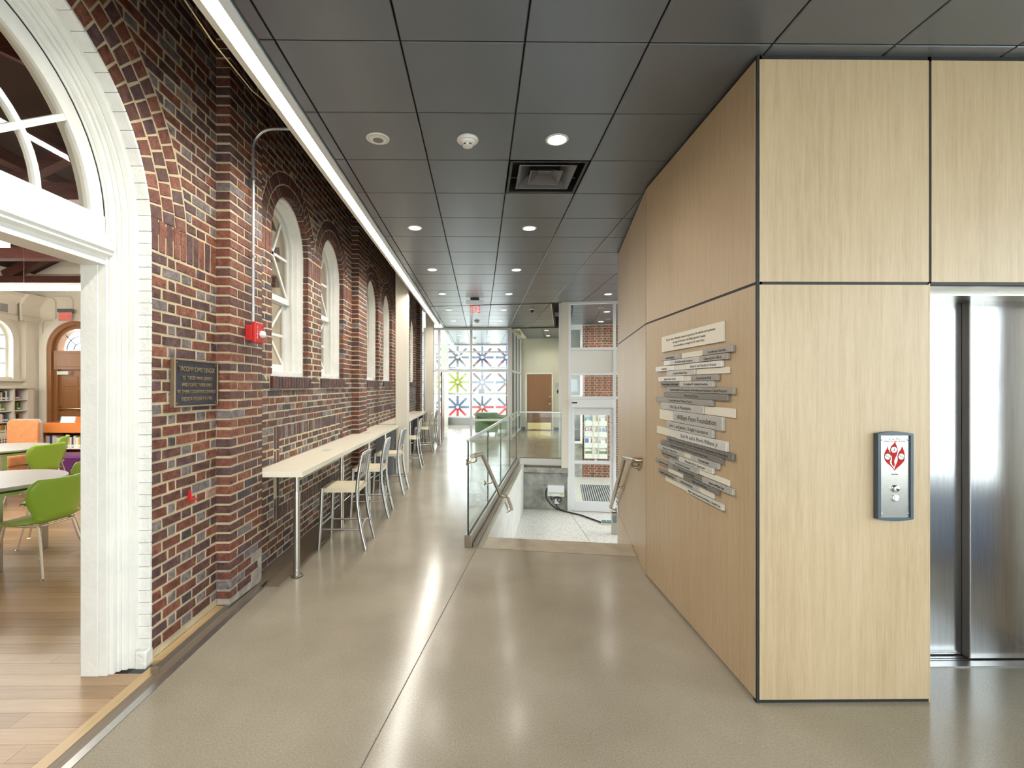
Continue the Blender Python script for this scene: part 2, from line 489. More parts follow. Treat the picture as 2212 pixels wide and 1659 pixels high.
def area(poly):
    return abs(sum(poly[k][0] * poly[(k + 1) % len(poly)][1] - poly[(k + 1) % len(poly)][0] * poly[k][1] for k in range(len(poly)))) / 2
def arch(yc, zc, r, z0, n=20):
    pts = [(yc - r, z0)]
    for k in range(n + 1):
        a = PI - PI * k / n
        pts.append((yc + r * math.cos(a), zc + r * math.sin(a)))
    pts.append((yc + r, z0))
    return pts
PX_ = lambda p, d: (d, p[0], p[1])            # (y, z) outline, d = x
PY_ = lambda p, d: (p[0], d, p[1])            # (x, z) outline, d = y
PZ_ = lambda p, d: (p[0], p[1], d)            # (x, y) outline, d = z

# ================================================================== STRUCTURE
# ---- concrete floor with the stairwell opening
FX0 = -1.722
hole = [g2(0.345, 0.11), g2(5.15, 0.11), g2(5.15, 0.95), g2(9.0, 0.95), g2(9.0, 4.6), g2(0.345, 4.6)]
floor = MB().slab([(FX0, -4.6), (6.0, -4.6), (6.0, 19.6), (-1.9, 19.6), (-1.9, 14.9), (FX0, 14.9)], [hole], PZ_, -0.18, 0.0).build(
    'floor', CONC, label='tan polished concrete floor of the corridor', kind='structure')
def strip_uv(name, u0, v0, u1, v1, w, z, m, parent):
    a, b = g2(u0, v0), g2(u1, v1)
    d = Vector((b[0] - a[0], b[1] - a[1])).normalized(); n = (-d.y * w / 2, d.x * w / 2)
    return MB().prism([(a[0] - n[0], a[1] - n[1], z - 0.004), (b[0] - n[0], b[1] - n[1], z - 0.004), (b[0] + n[0], b[1] + n[1], z - 0.004), (a[0] + n[0], a[1] + n[1], z - 0.004)], (0, 0, 0.005)).build(name, m, parent)
JNT = mat('sawn_joint', (0.16, 0.125, 0.09), 0.8)
strip_uv('floor_joint', -7.0, 0.055, -0.02, 0.055, 0.005, 0.0, JNT, floor)
strip_uv('floor_joint', 0.0, 0.06, 0.0, 1.585, 0.006, 0.0, JNT, floor)
# nosing slab at the head of the stairs
MB().box(0.112, 1.585, 0.004, 0.36, -0.05, 0.0025).build('stair_nosing', mat('nosing_concrete', (0.40, 0.33, 0.235), 0.3, noise=0.15, nscale=7), floor, loc=(O2[0], O2[1], 0), rz=-AL, bevel=0.006)
# ---- stairs and the lower landing
LZ = -0.93
land = MB().slab([g2(1.7, 0.11), g2(5.15, 0.11), g2(5.15, 0.97), g2(9.0, 0.97), g2(9.0, 4.6), g2(1.7, 4.6)], [], PZ_, LZ - 0.15, LZ).build(
    'floor_landing', TERR, label='speckled white terrazzo floor at the foot of the stairs', kind='structure')
strip_uv('floor_joint', 5.08, 1.03, 1.8, 1.59, 0.008, LZ, mat('brass_divider', (0.25, 0.22, 0.17), 0.5, 0.5), land)
stairs = thing('stairs', 'flight of concrete stairs going down to the terrazzo landing', None, kind='structure')
for k in range(5):
    z1 = -0.155 * (k + 1); u0 = 0.345 + 0.30 * k
    MB().box(0.11, 1.585, u0, u0 + 0.31, LZ, z1).build('step', CONC_L, stairs, **G2)
# ---- stairwell side walls
ws = MB().box(-0.06, 0.108, 0.10, 5.15, LZ, -0.184).build('wall_stairwell', CONC_L, label='pale concrete side wall of the stairwell under the glass rail', kind='structure', **G2)
MB().box(0.08, 0.114, 0.30, 5.15, -0.19, -0.002).build('slab_edge', CONC_L, ws)
wf = MB().box(0.06, 1.0, 5.152, 5.35, LZ, -0.186).build('wall_landing', CONC_W, label='grey cast concrete wall below the far glass rail', kind='structure', **G2)
MB().box(0.108, 0.985, 5.10, 5.152, -0.17, -0.06).build('cap', CONC_W, wf, bevel=0.008)
MB().box(0.40, 0.404, 5.1485, 5.152, LZ, -0.17).build('form_joint', mat('form_joint', (0.2, 0.19, 0.17), 0.8), wf)

# ---- ceiling: black backing, metal tiles
ceil = thing('ceiling', 'suspended ceiling of dark grey perforated metal tiles', None, kind='structure')
MB().slab([(-1.07, -4.6), (6.0, -4.6), (6.0, 8.6), g2(5.5, 3.6), g2(5.5, 0.72), g2(9.2, 0.72), g2(9.2, 0.66), (1.2, 19.6), (-1.07, 19.6)],
          [[(0.22, 3.55), (0.82, 3.55), (0.82, 4.145), (0.22, 4.145)]], PZ_, CZ + 0.025, CZ + 0.06).build('backing', BLACK, ceil)
def tile_ob(poly, parent, m=TILE, z=CZ):
    c = (sum(p[0] for p in poly) / len(poly), sum(p[1] for p in poly) / len(poly))
    b = MB()
    ins = [(p[0] + (c[0] - p[0]) * 0.006 / max(0.05, math.dist(p, c)), p[1] + (c[1] - p[1]) * 0.006 / max(0.05, math.dist(p, c))) for p in poly]
    n = len(poly)
    b.v = [(p[0], p[1], z + 0.022) for p in poly] + [(p[0], p[1], z + 0.004) for p in poly] + [(p[0], p[1], z) for p in ins]
    for k in range(n):
        j = (k + 1) % n
        b.f += [(k, j, n + j, n + k), (n + k, n + j, 2 * n + j, 2 * n + k)]
    b.f += [tuple(range(n)), tuple(range(2 * n, 3 * n))]
    b.m = [0] * len(b.f)
    return b.build('ceiling_tile', m, parent)
GX, GY, T = -1.0, 2.322, 0.6096
cols = [(-1.078, GX)] + [(GX + k * T, GX + (k + 1) * T) for k in range(0, 11)]
rest = MB()
for j in range(-11, 29):
    y0 = GY + j * T; y1 = y0 + T
    for (x0, x1) in cols:
        if x0 > 5.9: continue
        if abs(x0 - 0.219) < 0.02 and abs(y0 - 3.541) < 0.02: continue      # the air diffuser sits here
        q = [(x0 + 0.004, y0 + 0.004), (x1 - 0.004, y0 + 0.004), (x1 - 0.004, y1 - 0.004), (x0 + 0.004, y1 - 0.004)]
        regs = []
        a = clip(q, U2[0], U2[1], 5.14 + O2[0] * U2[0] + O2[1] * U2[1]); regs.append(a)
        bq = clip(q, -U2[0], -U2[1], -(5.20 + O2[0] * U2[0] + O2[1] * U2[1]))
        bq = clip(bq, V2[0], V2[1], 0.66 + O2[0] * V2[0] + O2[1] * V2[1]) if len(bq) > 2 else []
        if len(bq) > 2:
            regs.append(clip(bq, 0, 1, 13.86)); s_ = clip(bq, 0, -1, -13.98)
            if len(s_) > 2:
                s_ = clip(s_, V2[0], V2[1], -0.60 + O2[0] * V2[0] + O2[1] * V2[1])
                regs.append(clip(s_, 0, 1, 19.55) if len(s_) > 2 else [])
        for r_ in regs:
            if len(r_) < 3 or area(r_) < 0.004: continue
            uu, vv = to_uv(sum(p[0] for p in r_) / len(r_), sum(p[1] for p in r_) / len(r_))
            seen = any((pp := project(p[0], p[1], CZ)) and -60 < pp[0] < 2270 and -60 < pp[1] < 1700 for p in r_)
            if seen: tile_ob(r_, ceil)
            else: rest.prism([(p[0], p[1], CZ) for p in r_], (0, 0, 0.02))
rest.build('ceiling_tile', TILE, ceil, kind='stuff')
MB().box(-1.0, 1.66, 5.142, 5.198, CZ - 0.006, CZ + 0.02).build('slot', BLACK, ceil, **G2)
MB().box(0.655, 0.675, 5.20, 9.2, CZ, CZ + 0.30).build('fascia', ALUP, ceil, **G2)
MB().box(0.95, 0.99, 5.26, 9.2, 2.9, CZ + 0.5).build('fascia', PLENUM, ceil, **G2)
# hall ceiling beyond
hc = thing('ceiling_hall', 'grey tiled ceiling over the hall with the wooden door', None, kind='structure')
for j in range(5):
    for i in range(2):
        u0, v0 = 9.32 + j * 0.64, -0.34 + i * 0.62
        tile_ob([g2(u0, v0), g2(u0, v0 + 0.612), g2(u0 + 0.632, v0 + 0.612), g2(u0 + 0.632, v0)], hc)
MB().box(-0.60, 0.95, 9.20, 9.31, CZ - 0.02, CZ + 0.30).build('beam', mat('dark_grey_beam', (0.08, 0.08, 0.085), 0.5), hc, **G2)
MB().box(-0.60, 1.0, 9.31, 12.5, CZ + 0.03, CZ + 0.06).build('backing', BLACK, hc, **G2)
MB().box(-0.56, -0.345, 9.32, 12.47, CZ - 0.01, CZ + 0.04).build('bulkhead', HALLP, hc, **G2)
# pipework glimpsed in the open plenum
MB().tube([(*g2(9.26, -0.44), CZ - 0.10), (*g2(9.28, -0.40), CZ - 0.14), (*g2(9.7, -0.36), CZ - 0.16), (*g2(10.2, -0.42), CZ - 0.05)], 0.035, 10).build(
    'pipe', mat('cream_pipe', (0.6, 0.55, 0.42), 0.5), hc, smooth=True)
# vestibule ceiling
vc = thing('ceiling_vestibule', 'grey tiled ceiling inside the entrance vestibule', None, kind='structure')
for j in range(6):
    for i in range(4):
        u0, v0 = 5.32 + j * 0.61, 1.12 + i * 0.61
        tile_ob([g2(u0, v0), g2(u0, v0 + 0.602), g2(u0 + 0.602, v0 + 0.602), g2(u0 + 0.602, v0)], vc)
MB().box(1.0, 4.6, 5.25, 9.05, CZ + 0.03, CZ + 0.06).build('backing', BLACK, vc, **G2)
# roof over everything, cove beside the brick wall
MB().box(-2.34, 6.2, -4.7, 20.0, 4.62, 4.72).build('roof', PLENUM, label='dark roof deck above the ceiling', kind='structure')
cv = MB().box(-1.075, -1.05, -4.6, 19.6, CZ + 0.022, 4.62).build('wall_cove', PLENUM, label='dark side of the ceiling cove beside the brick wall', kind='structure')

# ---- left brick wall
DY, DZ, DR = 1.80, 2.50, 0.965                # doorway arch: centre y, spring z, radius
WY, WZ, WR = [4.82, 6.17], 3.02, 0.457        # arched windows of the first bay
WINS = [y + 3.63 * k for k in range(3) for y in WY]
PIERS = [(3.444 + 3.63 * k, 3.95 + 3.63 * k) for k in range(4)]
XW, XP = -1.90, -1.80
CH, BH = 0.0685, 0.0535
SILL = 1.70
wl = MB()
outer_b = [(-1.0, 0.0), (DY - DR - 0.014, 0.0)] + arch(DY, DZ, DR + 0.014, 0.02)[1:-1] + [(DY + DR + 0.014, 0.0), (14.9, 0.0), (14.9, 4.62), (-1.0, 4.62)]
outer = [(-1.0, 0.0), (DY - DR, 0.0)] + arch(DY, DZ, DR, 0.02)[1:-1] + [(DY + DR, 0.0), (14.9, 0.0), (14.9, 4.62), (-1.0, 4.62)]
holes = [[(y - WR, SILL)] + arch(y, WZ, WR, SILL, 16)[1:-1] + [(y + WR, SILL)] for y in WINS]
holes_b = [[(y - WR - 0.014, SILL - 0.05)] + arch(y, WZ, WR + 0.014, SILL, 16)[1:-1] + [(y + WR + 0.014, SILL - 0.05)] for y in WINS]
wl.slab(outer_b, holes_b, PX_, -2.18, XW - 0.0045)
for (a, b) in PIERS:
    wl.box(XW - 0.02, XP - 0.0045, a + 0.0045, b - 0.0045, 0.06 if a > 4 else 0.36, 4.62)
wall = wl.build('wall_left', MORTAR, label='old brick wall with arched windows and a counter along it', kind='structure')
bricks = []        # (quad in (y, z), face x, depth, material)
def add_brick(q, xf, m, depth=0.102): bricks.append((q, xf, depth, m))
def blocked(z, far=False, q=0.0):
    out = []
    if z < DZ: out.append((DY - DR - q, DY + DR + q))
    else:
        rr = DR + 0.342; d = rr * rr - (z - DZ) ** 2
        if d > 0: out.append((DY - math.sqrt(d), DY + math.sqrt(d)))
    for y in WINS:
        if SILL - 0.13 <= z < SILL - 0.02: out.append((y - WR - 0.045, y + WR + 0.045))
        elif SILL - 0.02 <= z < WZ: out.append((y - WR - q, y + WR + q))
        elif z >= WZ:
            rr = WR + 0.232; d = rr * rr - (z - WZ) ** 2
            if d > 0: out.append((y - math.sqrt(d), y + math.sqrt(d)))
    return out
SEG = []
e = -0.9
for (a, b) in PIERS:
    SEG.append((e, a, XW)); SEG.append((a, b, XP)); e = b
PANELS = [(4.40 + 3.63 * k, 6.60 + 3.63 * k) for k in range(3)]
def in_panel(y0, y1, z0):
    return any(a < (y0 + y1) / 2 < b for a, b in PANELS) and 0.34 < z0 < 1.22
GAP = 0.0155
rnd = random.Random(3)
PEND_ = None
def pick(head, y, z, pier):
    r = rnd.random()
    if head and not pier:
        return 4 if r < 0.62 else (3 if r < 0.78 else (5 if r < 0.84 else (2 if r < 0.92 else 0)))
    if pier:
        return 2 if r < 0.36 else (0 if r < 0.62 else (3 if r < 0.82 else (1 if r < 0.9 else (4 if r < 0.96 else 5))))
    if z < 1.6 and y > 4:
        return 3 if r < 0.30 else (2 if r < 0.60 else (0 if r < 0.82 else (5 if r < 0.93 else 4)))
    return 0 if r < 0.34 else (2 if r < 0.60 else (1 if r < 0.78 else (3 if r < 0.93 else (6 if r < 0.955 else 4))))
soldier_rows = {}
for c in range(0, 68):
    z0 = c * CH + 0.006; z1 = z0 + BH
    qw = 0.097 if c % 2 else 0.150
    b0, b1 = blocked(z0 + 0.001, q=qw), blocked(z1, q=qw)
    sold = 41 <= c <= 43
    for (oy, orr, za, zb) in [(DY, DR, 0.03, DZ)] + [(wy, WR, SILL - 0.01, WZ) for wy in WINS]:
        if za <= z0 and z1 <= zb + 0.03 and not (sold and orr < 0.6) and not (35 <= c <= 37 and orr > 0.6):
            for (a_, b_) in ((oy - orr - qw + 0.008, oy - orr), (oy + orr, oy + orr + qw - 0.008)):
                add_brick([(a_, z0), (b_, z0), (b_, z1), (a_, z1)], XW, pick(c % 2 == 1 and rnd.random() < 0.4, oy + orr, z0, True))
    for (s0, s1, xf) in SEG:
        pier = xf == XP
        if s0 < 4 and not pier and s1 < 4 and z0 < 0.03: continue
        k = 0
        if pier:
            y = s0; units = [0.203, 0.203, 0.070] if c % 2 == 0 else [0.098, 0.203, 0.175]
        else:
            off = 0.0 if c % 2 == 0 else 0.16
            y = s0 - off - (0.05 if c % 3 else 0.0) * 0; units = None
        while y < s1 - 0.012:
            w = (units[k % len(units)] if units else (0.199 if k % 2 == 0 else 0.095)); head = w < 0.12
            ya, yb = max(y, s0), min(y + w, s1 if not pier else s1)
            k += 1; y += w + GAP
            if yb - ya < 0.02: continue
            # soldier and rowlock bands take the place of these courses
            mid = (ya + yb) / 2
            if pier and s0 < 4 and z0 < 0.045 + 0.22 * max(0, (mid - 3.62) / 0.33) + rnd.uniform(-0.015, 0.015): continue
            if 35 <= c <= 37 and 2.70 < mid < 3.444 and not pier: continue
            if 41 <= c <= 43 and mid > 3.95 and not pier: continue
            # cut against openings, with slanted ends along the arches
            pieces = [[(ya, yb), (ya, yb)]]
            for lv in range(max(len(b0), len(b1))):
                pass
            names = range(7)
            segs = [[ya, yb, ya, yb]]
            allc = [DY] + WINS
            cuts = []
            if not pier and 5 <= c <= 17:
                for (a_, b_) in PANELS:
                    if c in (16, 17, 5, 6): cuts.append((a_ - 0.001, b_ + 0.001))
                    else: cuts += [(a_ + 0.004, a_ + 0.118), (b_ - 0.118, b_ - 0.004)]
            for cy in allc + cuts:
                if isinstance(cy, tuple): i0 = i1 = cy
                else: i0 = next((i for i in b0 if abs((i[0] + i[1]) / 2 - cy) < 0.01), None)
                if not isinstance(cy, tuple): i1 = next((i for i in b1 if abs((i[0] + i[1]) / 2 - cy) < 0.01), None)
                if i0 is None and i1 is None: continue
                if i0 is None: i0 = (cy, cy)
                if i1 is None: i1 = (cy, cy)
                ns = []
                for (p0, p1, q0, q1) in segs:
                    lp1, lq1 = min(p1, i0[0] - 0.008), min(q1, i1[0] - 0.008)
                    if max(lp1 - p0, lq1 - q0) > 0.018: ns.append([p0, max(lp1, p0 + 0.003), q0, max(lq1, q0 + 0.003)])
                    rp0, rq0 = max(p0, i0[1] + 0.008), max(q0, i1[1] + 0.008)
                    if max(p1 - rp0, q1 - rq0) > 0.018: ns.append([min(rp0, p1 - 0.003), p1, min(rq0, q1 - 0.003), q1])
                segs = ns
            for (p0, p1, q0, q1) in segs:
                xx = xf - 0.0025 if in_panel(ya, yb, z0) else xf
                add_brick([(p0, z0), (p1, z0), (q1, z1), (q0, z1)], xx, pick(head, mid, z0, pier))
# soldier bands
def soldiers(y0, y1, z0, z1, x=XW, pitch=0.0685, cols_=(0, 2, 1, 3), tilt=0.0):
    n = max(1, round((y1 - y0) / pitch)); w = (y1 - y0) / n
    for i in range(n):
        a = y0 + i * w + 0.0062; b = y0 + (i + 1) * w - 0.0062
        add_brick([(a, z0), (b, z0), (b, z1), (a, z1)], x, rnd.choice(cols_))
soldiers(DY + DR, 3.44, 35 * CH + 0.006, 38 * CH - 0.006)
for k in range(3):
    o_ = 3.63 * k
    for (a, b) in ((3.955, 4.363), (5.277, 5.713), (6.627, 7.07)):
        soldiers(a + o_, b + o_, 41 * CH + 0.006, 44 * CH - 0.006, cols_=(0, 2, 1, 0))
    pa, pb = PANELS[k]
    soldiers(pa + 0.118, pb - 0.118, 16 * CH + 0.006, 18 * CH - 0.008, XW - 0.001, 0.07, (2, 3, 3, 5, 4))
    soldiers(pa + 0.118, pb - 0.118, 5 * CH + 0.006, 7 * CH - 0.008, XW - 0.001, 0.07, (2, 3, 3, 5))
    for a_ in (pa, pb - 0.125):
        for j in range(4):
            zz = 5 * CH + 0.006 + j * 0.2226
            for w_ in ((0.010, 0.054), (0.066, 0.112)): add_brick([(a_ + w_[0], zz), (a_ + w_[1], zz), (a_ + w_[1], zz + 0.211), (a_ + w_[0], zz + 0.211)], XW - (0.003 if w_[0] < 0.03 else 0.0), rnd.choice((2, 3, 5)))
for wy in WINS:                                             # sloping sills
    soldiers(wy - WR - 0.04, wy + WR + 0.04, SILL - 0.115, SILL - 0.006, XW + 0.022, 0.069, (3, 5, 3, 2))
    for i in range(5):
        a = wy - WR - 0.04 + i * 0.199
        add_brick([(a, 23 * CH + 0.001), (a + 0.187, 23 * CH + 0.001), (a + 0.187, SILL - 0.126), (a, SILL - 0.126)], XW, rnd.choice((5, 3, 5)))
def ring(yc, zc, r0, r1, pitch, cols_):
    n = round(PI * (r0 + 0.02) / pitch)
    for i in range(n):
        a0 = PI * (i + 0.07) / n; a1 = PI * (i + 0.93) / n
        P = lambda r, a: (yc + r * math.cos(a), zc + r * math.sin(a))
        add_brick([P(r0, a1), P(r0, a0), P(r1, a0), P(r1, a1)], XW, rnd.choice(cols_))
for i in range(3): ring(DY, DZ, DR + 0.004 + 0.114 * i, DR + 0.104 + 0.114 * i, 0.083, (0, 2, 0, 1, 2, 3))
for wy in WINS:
    for i in range(2): ring(wy, WZ, WR + 0.002 + 0.116 * i, WR + 0.106 + 0.116 * i, 0.068, (2, 3, 0, 2, 3))
def brick_geo(b, q, xf, depth, jit, m=0, place=PX_, sgn=-1.0):
    cx = sum(p[0] for p in q) / 4; cz = sum(p[1] for p in q) / 4
    q = [(p[0] + jit() * 0.0032, p[1] + jit() * 0.0028) for p in q]
    xf = xf + jit() * 0.002
    ins = []
    for p in q:
        d = max(0.012, math.hypot(p[0] - cx, p[1] - cz)); t = 0.0055 / d
        ins.append((p[0] + (cx - p[0]) * t, p[1] + (cz - p[1]) * t))
    i = len(b.v)
    b.v += [place(p, xf) for p in ins] + [place(p, xf + sgn * 0.004) for p in q] + [place(p, xf + sgn * depth) for p in q]
    b.f.append((i, i + 1, i + 2, i + 3)); b.m.append(m)
    for k in range(4):
        j = (k + 1) % 4
        b.f += [(i + 4 + k, i + 4 + j, i + j, i + k), (i + 8 + k, i + 8 + j, i + 4 + j, i + 4 + k)]; b.m += [m, m]
jr = random.Random(11)
jit = lambda: jr.uniform(-1, 1)
def score(bk):
    q, xf, d, m = bk
    cy = sum(p[0] for p in q) / 4; cz = sum(p[1] for p in q) / 4
    pp = project(xf, cy, cz)
    if not pp or not (0 < pp[0] < 2212 and 0 < pp[1] < 1659): return 0
    if cz > CZ and xf * (-1) > 0 and pp[0] > 430 + pp[1] * 0.72: return 0
    w = max(p[0] for p in q) - min(p[0] for p in q); h = max(p[1] for p in q) - min(p[1] for p in q)
    return w * h * abs(xf) / pp[2] ** 3
order = sorted(range(len(bricks)), key=lambda i: -score(bricks[i]))
big = set(order[:300])
stuff = MB()
for i, (q, xf, d, m) in enumerate(bricks):
    if i in big:
        b = MB(); brick_geo(b, q, xf, d, jit); b.build('brick', BR[m], wall, fix=False)
    else:
        brick_geo(stuff, q, xf, d, jit, m)
stuff.build('brick', BR, wall, kind='stuff', fix=False)
# broken plaster at the cut foot of the pier
MB().slab([(3.45, 0.03), (3.945, 0.0), (3.945, 0.37), (3.45, 0.37)], [], PX_, -1.90, -1.806).build(
    'patch', mat('rough_plaster_patch', (0.40, 0.355, 0.30), 0.9, noise=0.3, nscale=12, bump=1.0, bscale=40), wall)
# library face of the same wall
MB().slab(outer, holes, PX_, -2.21, -2.18).build('wall_library', PLASTER, label='cream plaster side of the brick wall facing the reading room', kind='structure')

# ---- arched doorway to the reading room: painted reveal, lining, transom and fanlight
dw = thing('door_1', 'white arched doorway with a fanlight in the brick wall', None, kind='structure')
pr = random.Random(5)
for side in (1,):
    n = 36
    for i in range(n):
        z0 = 0.02 + i * (DZ - 0.02) / n; z1 = z0 + (DZ - 0.02) / n - 0.0015
        yo = DY + DR
        MB().box(-1.985, XW + 0.0015 + pr.uniform(0, 0.002), yo - 0.014 + pr.uniform(0, 0.003), yo + 0.006, z0, z1).build('painted_brick', PAINTB, dw, bevel=0.003)
n = 34
for i in range(n):
    a0 = PI * (i + 0.01) / n; a1 = PI * (i + 0.99) / n
    r0 = DR - 0.014 + pr.uniform(0, 0.003); r1 = DR + 0.004
    P = lambda r, a: (DY + r * math.cos(a), DZ + r * math.sin(a))
    q = [P(r0, a0), P(r0, a1), P(r1, a1), P(r1, a0)]
    MB().prism([(-1.985, p[0], p[1]) for p in q], (1.985 + XW + 0.0015, 0, 0)).build('painted_brick', PAINTB, dw, bevel=0.003)
MB().box(-2.0, XW + 0.0015, DY - DR, DY - DR + 0.014, 0.0, DZ).build('painted_reveal', PAINTB, dw)
MB().slab([(DY + DR - 0.05, 0.0), (DY + DR + 0.012, 0.0), (DY + DR + 0.012, 0.10), (DY + DR - 0.05, 0.10)], [], PX_, -1.96, XW + 0.004).build('chipped_plinth', PAINTB, dw, bevel=0.008)
def lining(r_out, r_in, x0, x1, name):
    MB().band(arch(DY, DZ, r_out, 0.0, 40), arch(DY, DZ, r_in, 0.0, 40), PX_, x0, x1).build(name, PAINT, dw, smooth=True, bevel=0.003)
lining(0.955, 0.925, -2.00, -1.962, 'moulding')
lining(0.955, 0.912, -2.03, -2.00, 'moulding')
lining(0.955, 0.895, -2.045, -2.03, 'moulding')
lining(0.955, 0.872, -2.07, -2.045, 'lining')
lining(0.955, 0.857, -2.115, -2.07, 'lining')
lining(0.955, 0.853, -2.212, -2.115, 'lining')
# fanlight sash set inside the lining
fs = thing('fanlight', None, None); fs.parent = dw
RS = 0.852
MB().band(arch(DY, DZ, RS, 2.40, 36), arch(DY, DZ, 0.762, 2.40, 36), PX_, -2.115, -2.078).build('sash_ring', PAINT, fs, smooth=True)
MB().box(-2.115, -2.075, DY - RS, DY + RS, 2.455, 2.545).build('bottom_rail', PAINT, fs)
MB().band(arch(DY, DZ, RS + 0.004, 2.50, 36), arch(DY, DZ, RS - 0.004, 2.50, 36), PX_, -2.10, -2.0772).build('shadow_gap', BLACK, fs)
MB().band([(DY + 0.478 * math.cos(a * PI / 24), 2.52 + 0.478 * math.sin(a * PI / 24)) for a in range(25)], [(DY + 0.448 * math.cos(a * PI / 24), 2.52 + 0.448 * math.sin(a * PI / 24)) for a in range(25)], PX_, -2.11, -2.08).build('muntin', PAINT, fs, smooth=True)
for a in (36, 72, 108, 144):
    ca, sa = math.cos(R(a)), math.sin(R(a))
    MB().bar((-2.095, DY + 0.15 * ca, 2.52 + 0.15 * sa), (-2.095, DY + 0.80 * ca, 2.52 + 0.80 * sa), 0.03, 0.026, up=(1, 0, 0)).build('muntin', PAINT, fs)
for k in range(5):                                                     # panes
    a0, a1 = k * 36, (k + 1) * 36
    for r0, r1 in ((0.14, 0.462), (0.465, 0.775)):
        pts = [(DY + r1 * math.cos(R(a0 + (a1 - a0) * t / 6)), 2.525 + r1 * math.sin(R(a0 + (a1 - a0) * t / 6))) for t in range(7)]
        pts += [(DY + r0 * math.cos(R(a1 - (a1 - a0) * t / 6)), 2.525 + r0 * math.sin(R(a1 - (a1 - a0) * t / 6))) for t in range(7)]
        MB().face([(-2.096, p[0], p[1]) for p in pts]).build('pane', GLASSD, fs, fix=False)
# transom bar with a moulded cornice
y0, y1 = DY - 0.895, DY + 0.868
prof = [(-2.13, 2.28), (-2.075, 2.28), (-2.075, 2.325), (-2.045, 2.335), (-2.045, 2.352), (-2.032, 2.358), (-2.032, 2.392), (-2.045, 2.398), (-2.06, 2.425), (-2.06, 2.447), (-2.072, 2.455), (-2.13, 2.455)]
MB().prism([(p[0], y0, p[1]) for p in prof], (0, y1 - y0, 0)).build('transom_cornice', PAINT, dw)
MB().box(-2.212, -2.13, y0, y1, 2.28, 2.46).build('transom', PAINT, dw)

# ---- arched sash windows of the brick wall
def arched_window(idx, yc):
    w = thing('window_%d' % idx, 'white arched sash window with diagonal glazing bars, number %s along the brick wall' % ('one', 'two', 'three', 'four', 'five', 'six')[idx - 1], None, loc=(0, yc, 0), kind='structure')
    def bnd(ro, ri, x0, x1, name, z0=SILL, p=w, m=PAINT):
        return MB().band(arch(0, WZ, ro, z0, 22), arch(0, WZ, ri, z0, 22), PX_, x0, x1).build(name, m, p, smooth=True)
    bnd(WR + 0.01, WR - 0.022, -1.99, -1.958, 'casing')
    bnd(WR + 0.01, WR - 0.036, -2.005, -1.99, 'casing')
    bnd(WR + 0.01, WR - 0.048, -2.05, -2.005, 'casing')
    bnd(WR + 0.01, WR - 0.075, -2.06, -2.05, 'casing')
    bnd(WR + 0.01, WR - 0.058, -2.19, -2.06, 'casing')
    MB().box(-2.21, -1.955, -WR, WR, SILL - 0.004, SILL + 0.05).build('sill', PAINT, w, bevel=0.004)
    us = thing('upper_sash'); us.parent = w
    ri = WR - 0.058
    MB().band(arch(0, WZ, ri, 2.50, 22), arch(0, WZ, ri - 0.05, 2.50, 22), PX_, -2.125, -2.085).build('stile', PAINT, us, smooth=True)
    MB().box(-2.125, -2.08, -ri, ri, 2.475, 2.535).build('meeting_rail', PAINT, us)
    ls = thing('lower_sash'); ls.parent = w
    for s in (-1, 1):
        MB().box(-2.165, -2.13, s * (ri + 0.02), s * (ri - 0.05), SILL + 0.05, 2.50).build('stile', PAINT, ls)
    MB().box(-2.175, -2.128, -ri - 0.02, ri + 0.02, SILL + 0.03, SILL + 0.13).build('bottom_rail', PAINT, ls)
    MB().box(-2.165, -2.13, -ri, ri, 2.47, 2.50).build('top_rail', PAINT, ls)
    g = ri - 0.03
    for (o, x, zc_, zlo, zhi) in ((us, -2.105, 2.95, 2.53, WZ + 0.33), (ls, -2.148, 2.14, SILL + 0.12, 2.48)):
        MB().bar((x, -g, zc_), (x, g, zc_), 0.022, 0.028, up=(0, 0, 1)).build('glazing_bar', PAINT, o)
        for s in (-1, 1):
            yh = g if o is ls else 0.235
            MB().bar((x, s * g, zlo), (x, 0, zc_), 0.028, 0.022, up=(1, 0, 0)).build('glazing_bar', PAINT, o)
            MB().bar((x, 0, zc_), (x, s * yh, zhi), 0.028, 0.022, up=(1, 0, 0)).build('glazing_bar', PAINT, o)
    MB().slab(arch(0, WZ, ri - 0.04, 2.52, 18), [], PX_, -2.108, -2.104).build('pane', GLASSD, us)
    MB().box(-2.150, -2.146, -ri + 0.04, ri - 0.04, SILL + 0.12, 2.48).build('pane', GLASSD, ls)
    return w
for i, y in enumerate(WINS): arched_window(i + 1, y)

# ---- trims on the floor beside the brick wall
t1 = thing('trim_1', 'wood and metal threshold strips between reading room boards and concrete', None, kind='structure')
MB().box(-1.887, -1.826, -1.0, 2.735, -0.05, 0.003).build('oak_border', SILLW, t1)
MB().box(-1.826, -1.765, -1.0, 3.95, -0.05, 0.001).build('brown_strip', GREYW, t1)
MB().box(-1.765, -1.722, -1.0, 3.82, -0.05, 0.003).build('metal_strip', ALU, t1)
MB().box(-1.829, -1.823, 2.69, 3.93, 0.0, 0.034).build('metal_angle', ALU, t1)
MB().box(-1.90, -1.83, 2.77, 3.93, -0.03, 0.022).build('oak_filler', SILLW, t1)
MB().box(-1.84, -1.80, 2.672, 2.69, 0.0, 0.034).build('end_block', GREYW, t1)
for k in range(7):
    MB().lathe([(0.004, 0), (0.004, 0.0012)], (-1.742, 1.9 + 0.3 * k, 0.003), n=8).build('screw', STEEL, t1)
MB().box(-1.90, -1.727, 3.95, 14.9, -0.05, 0.0).build('wall_board', GREYW, t1)
MB().box(-1.727, -1.612, 3.815, 14.9, -0.002, 0.008).build('cover_board', GREYW, t1, bevel=0.002)

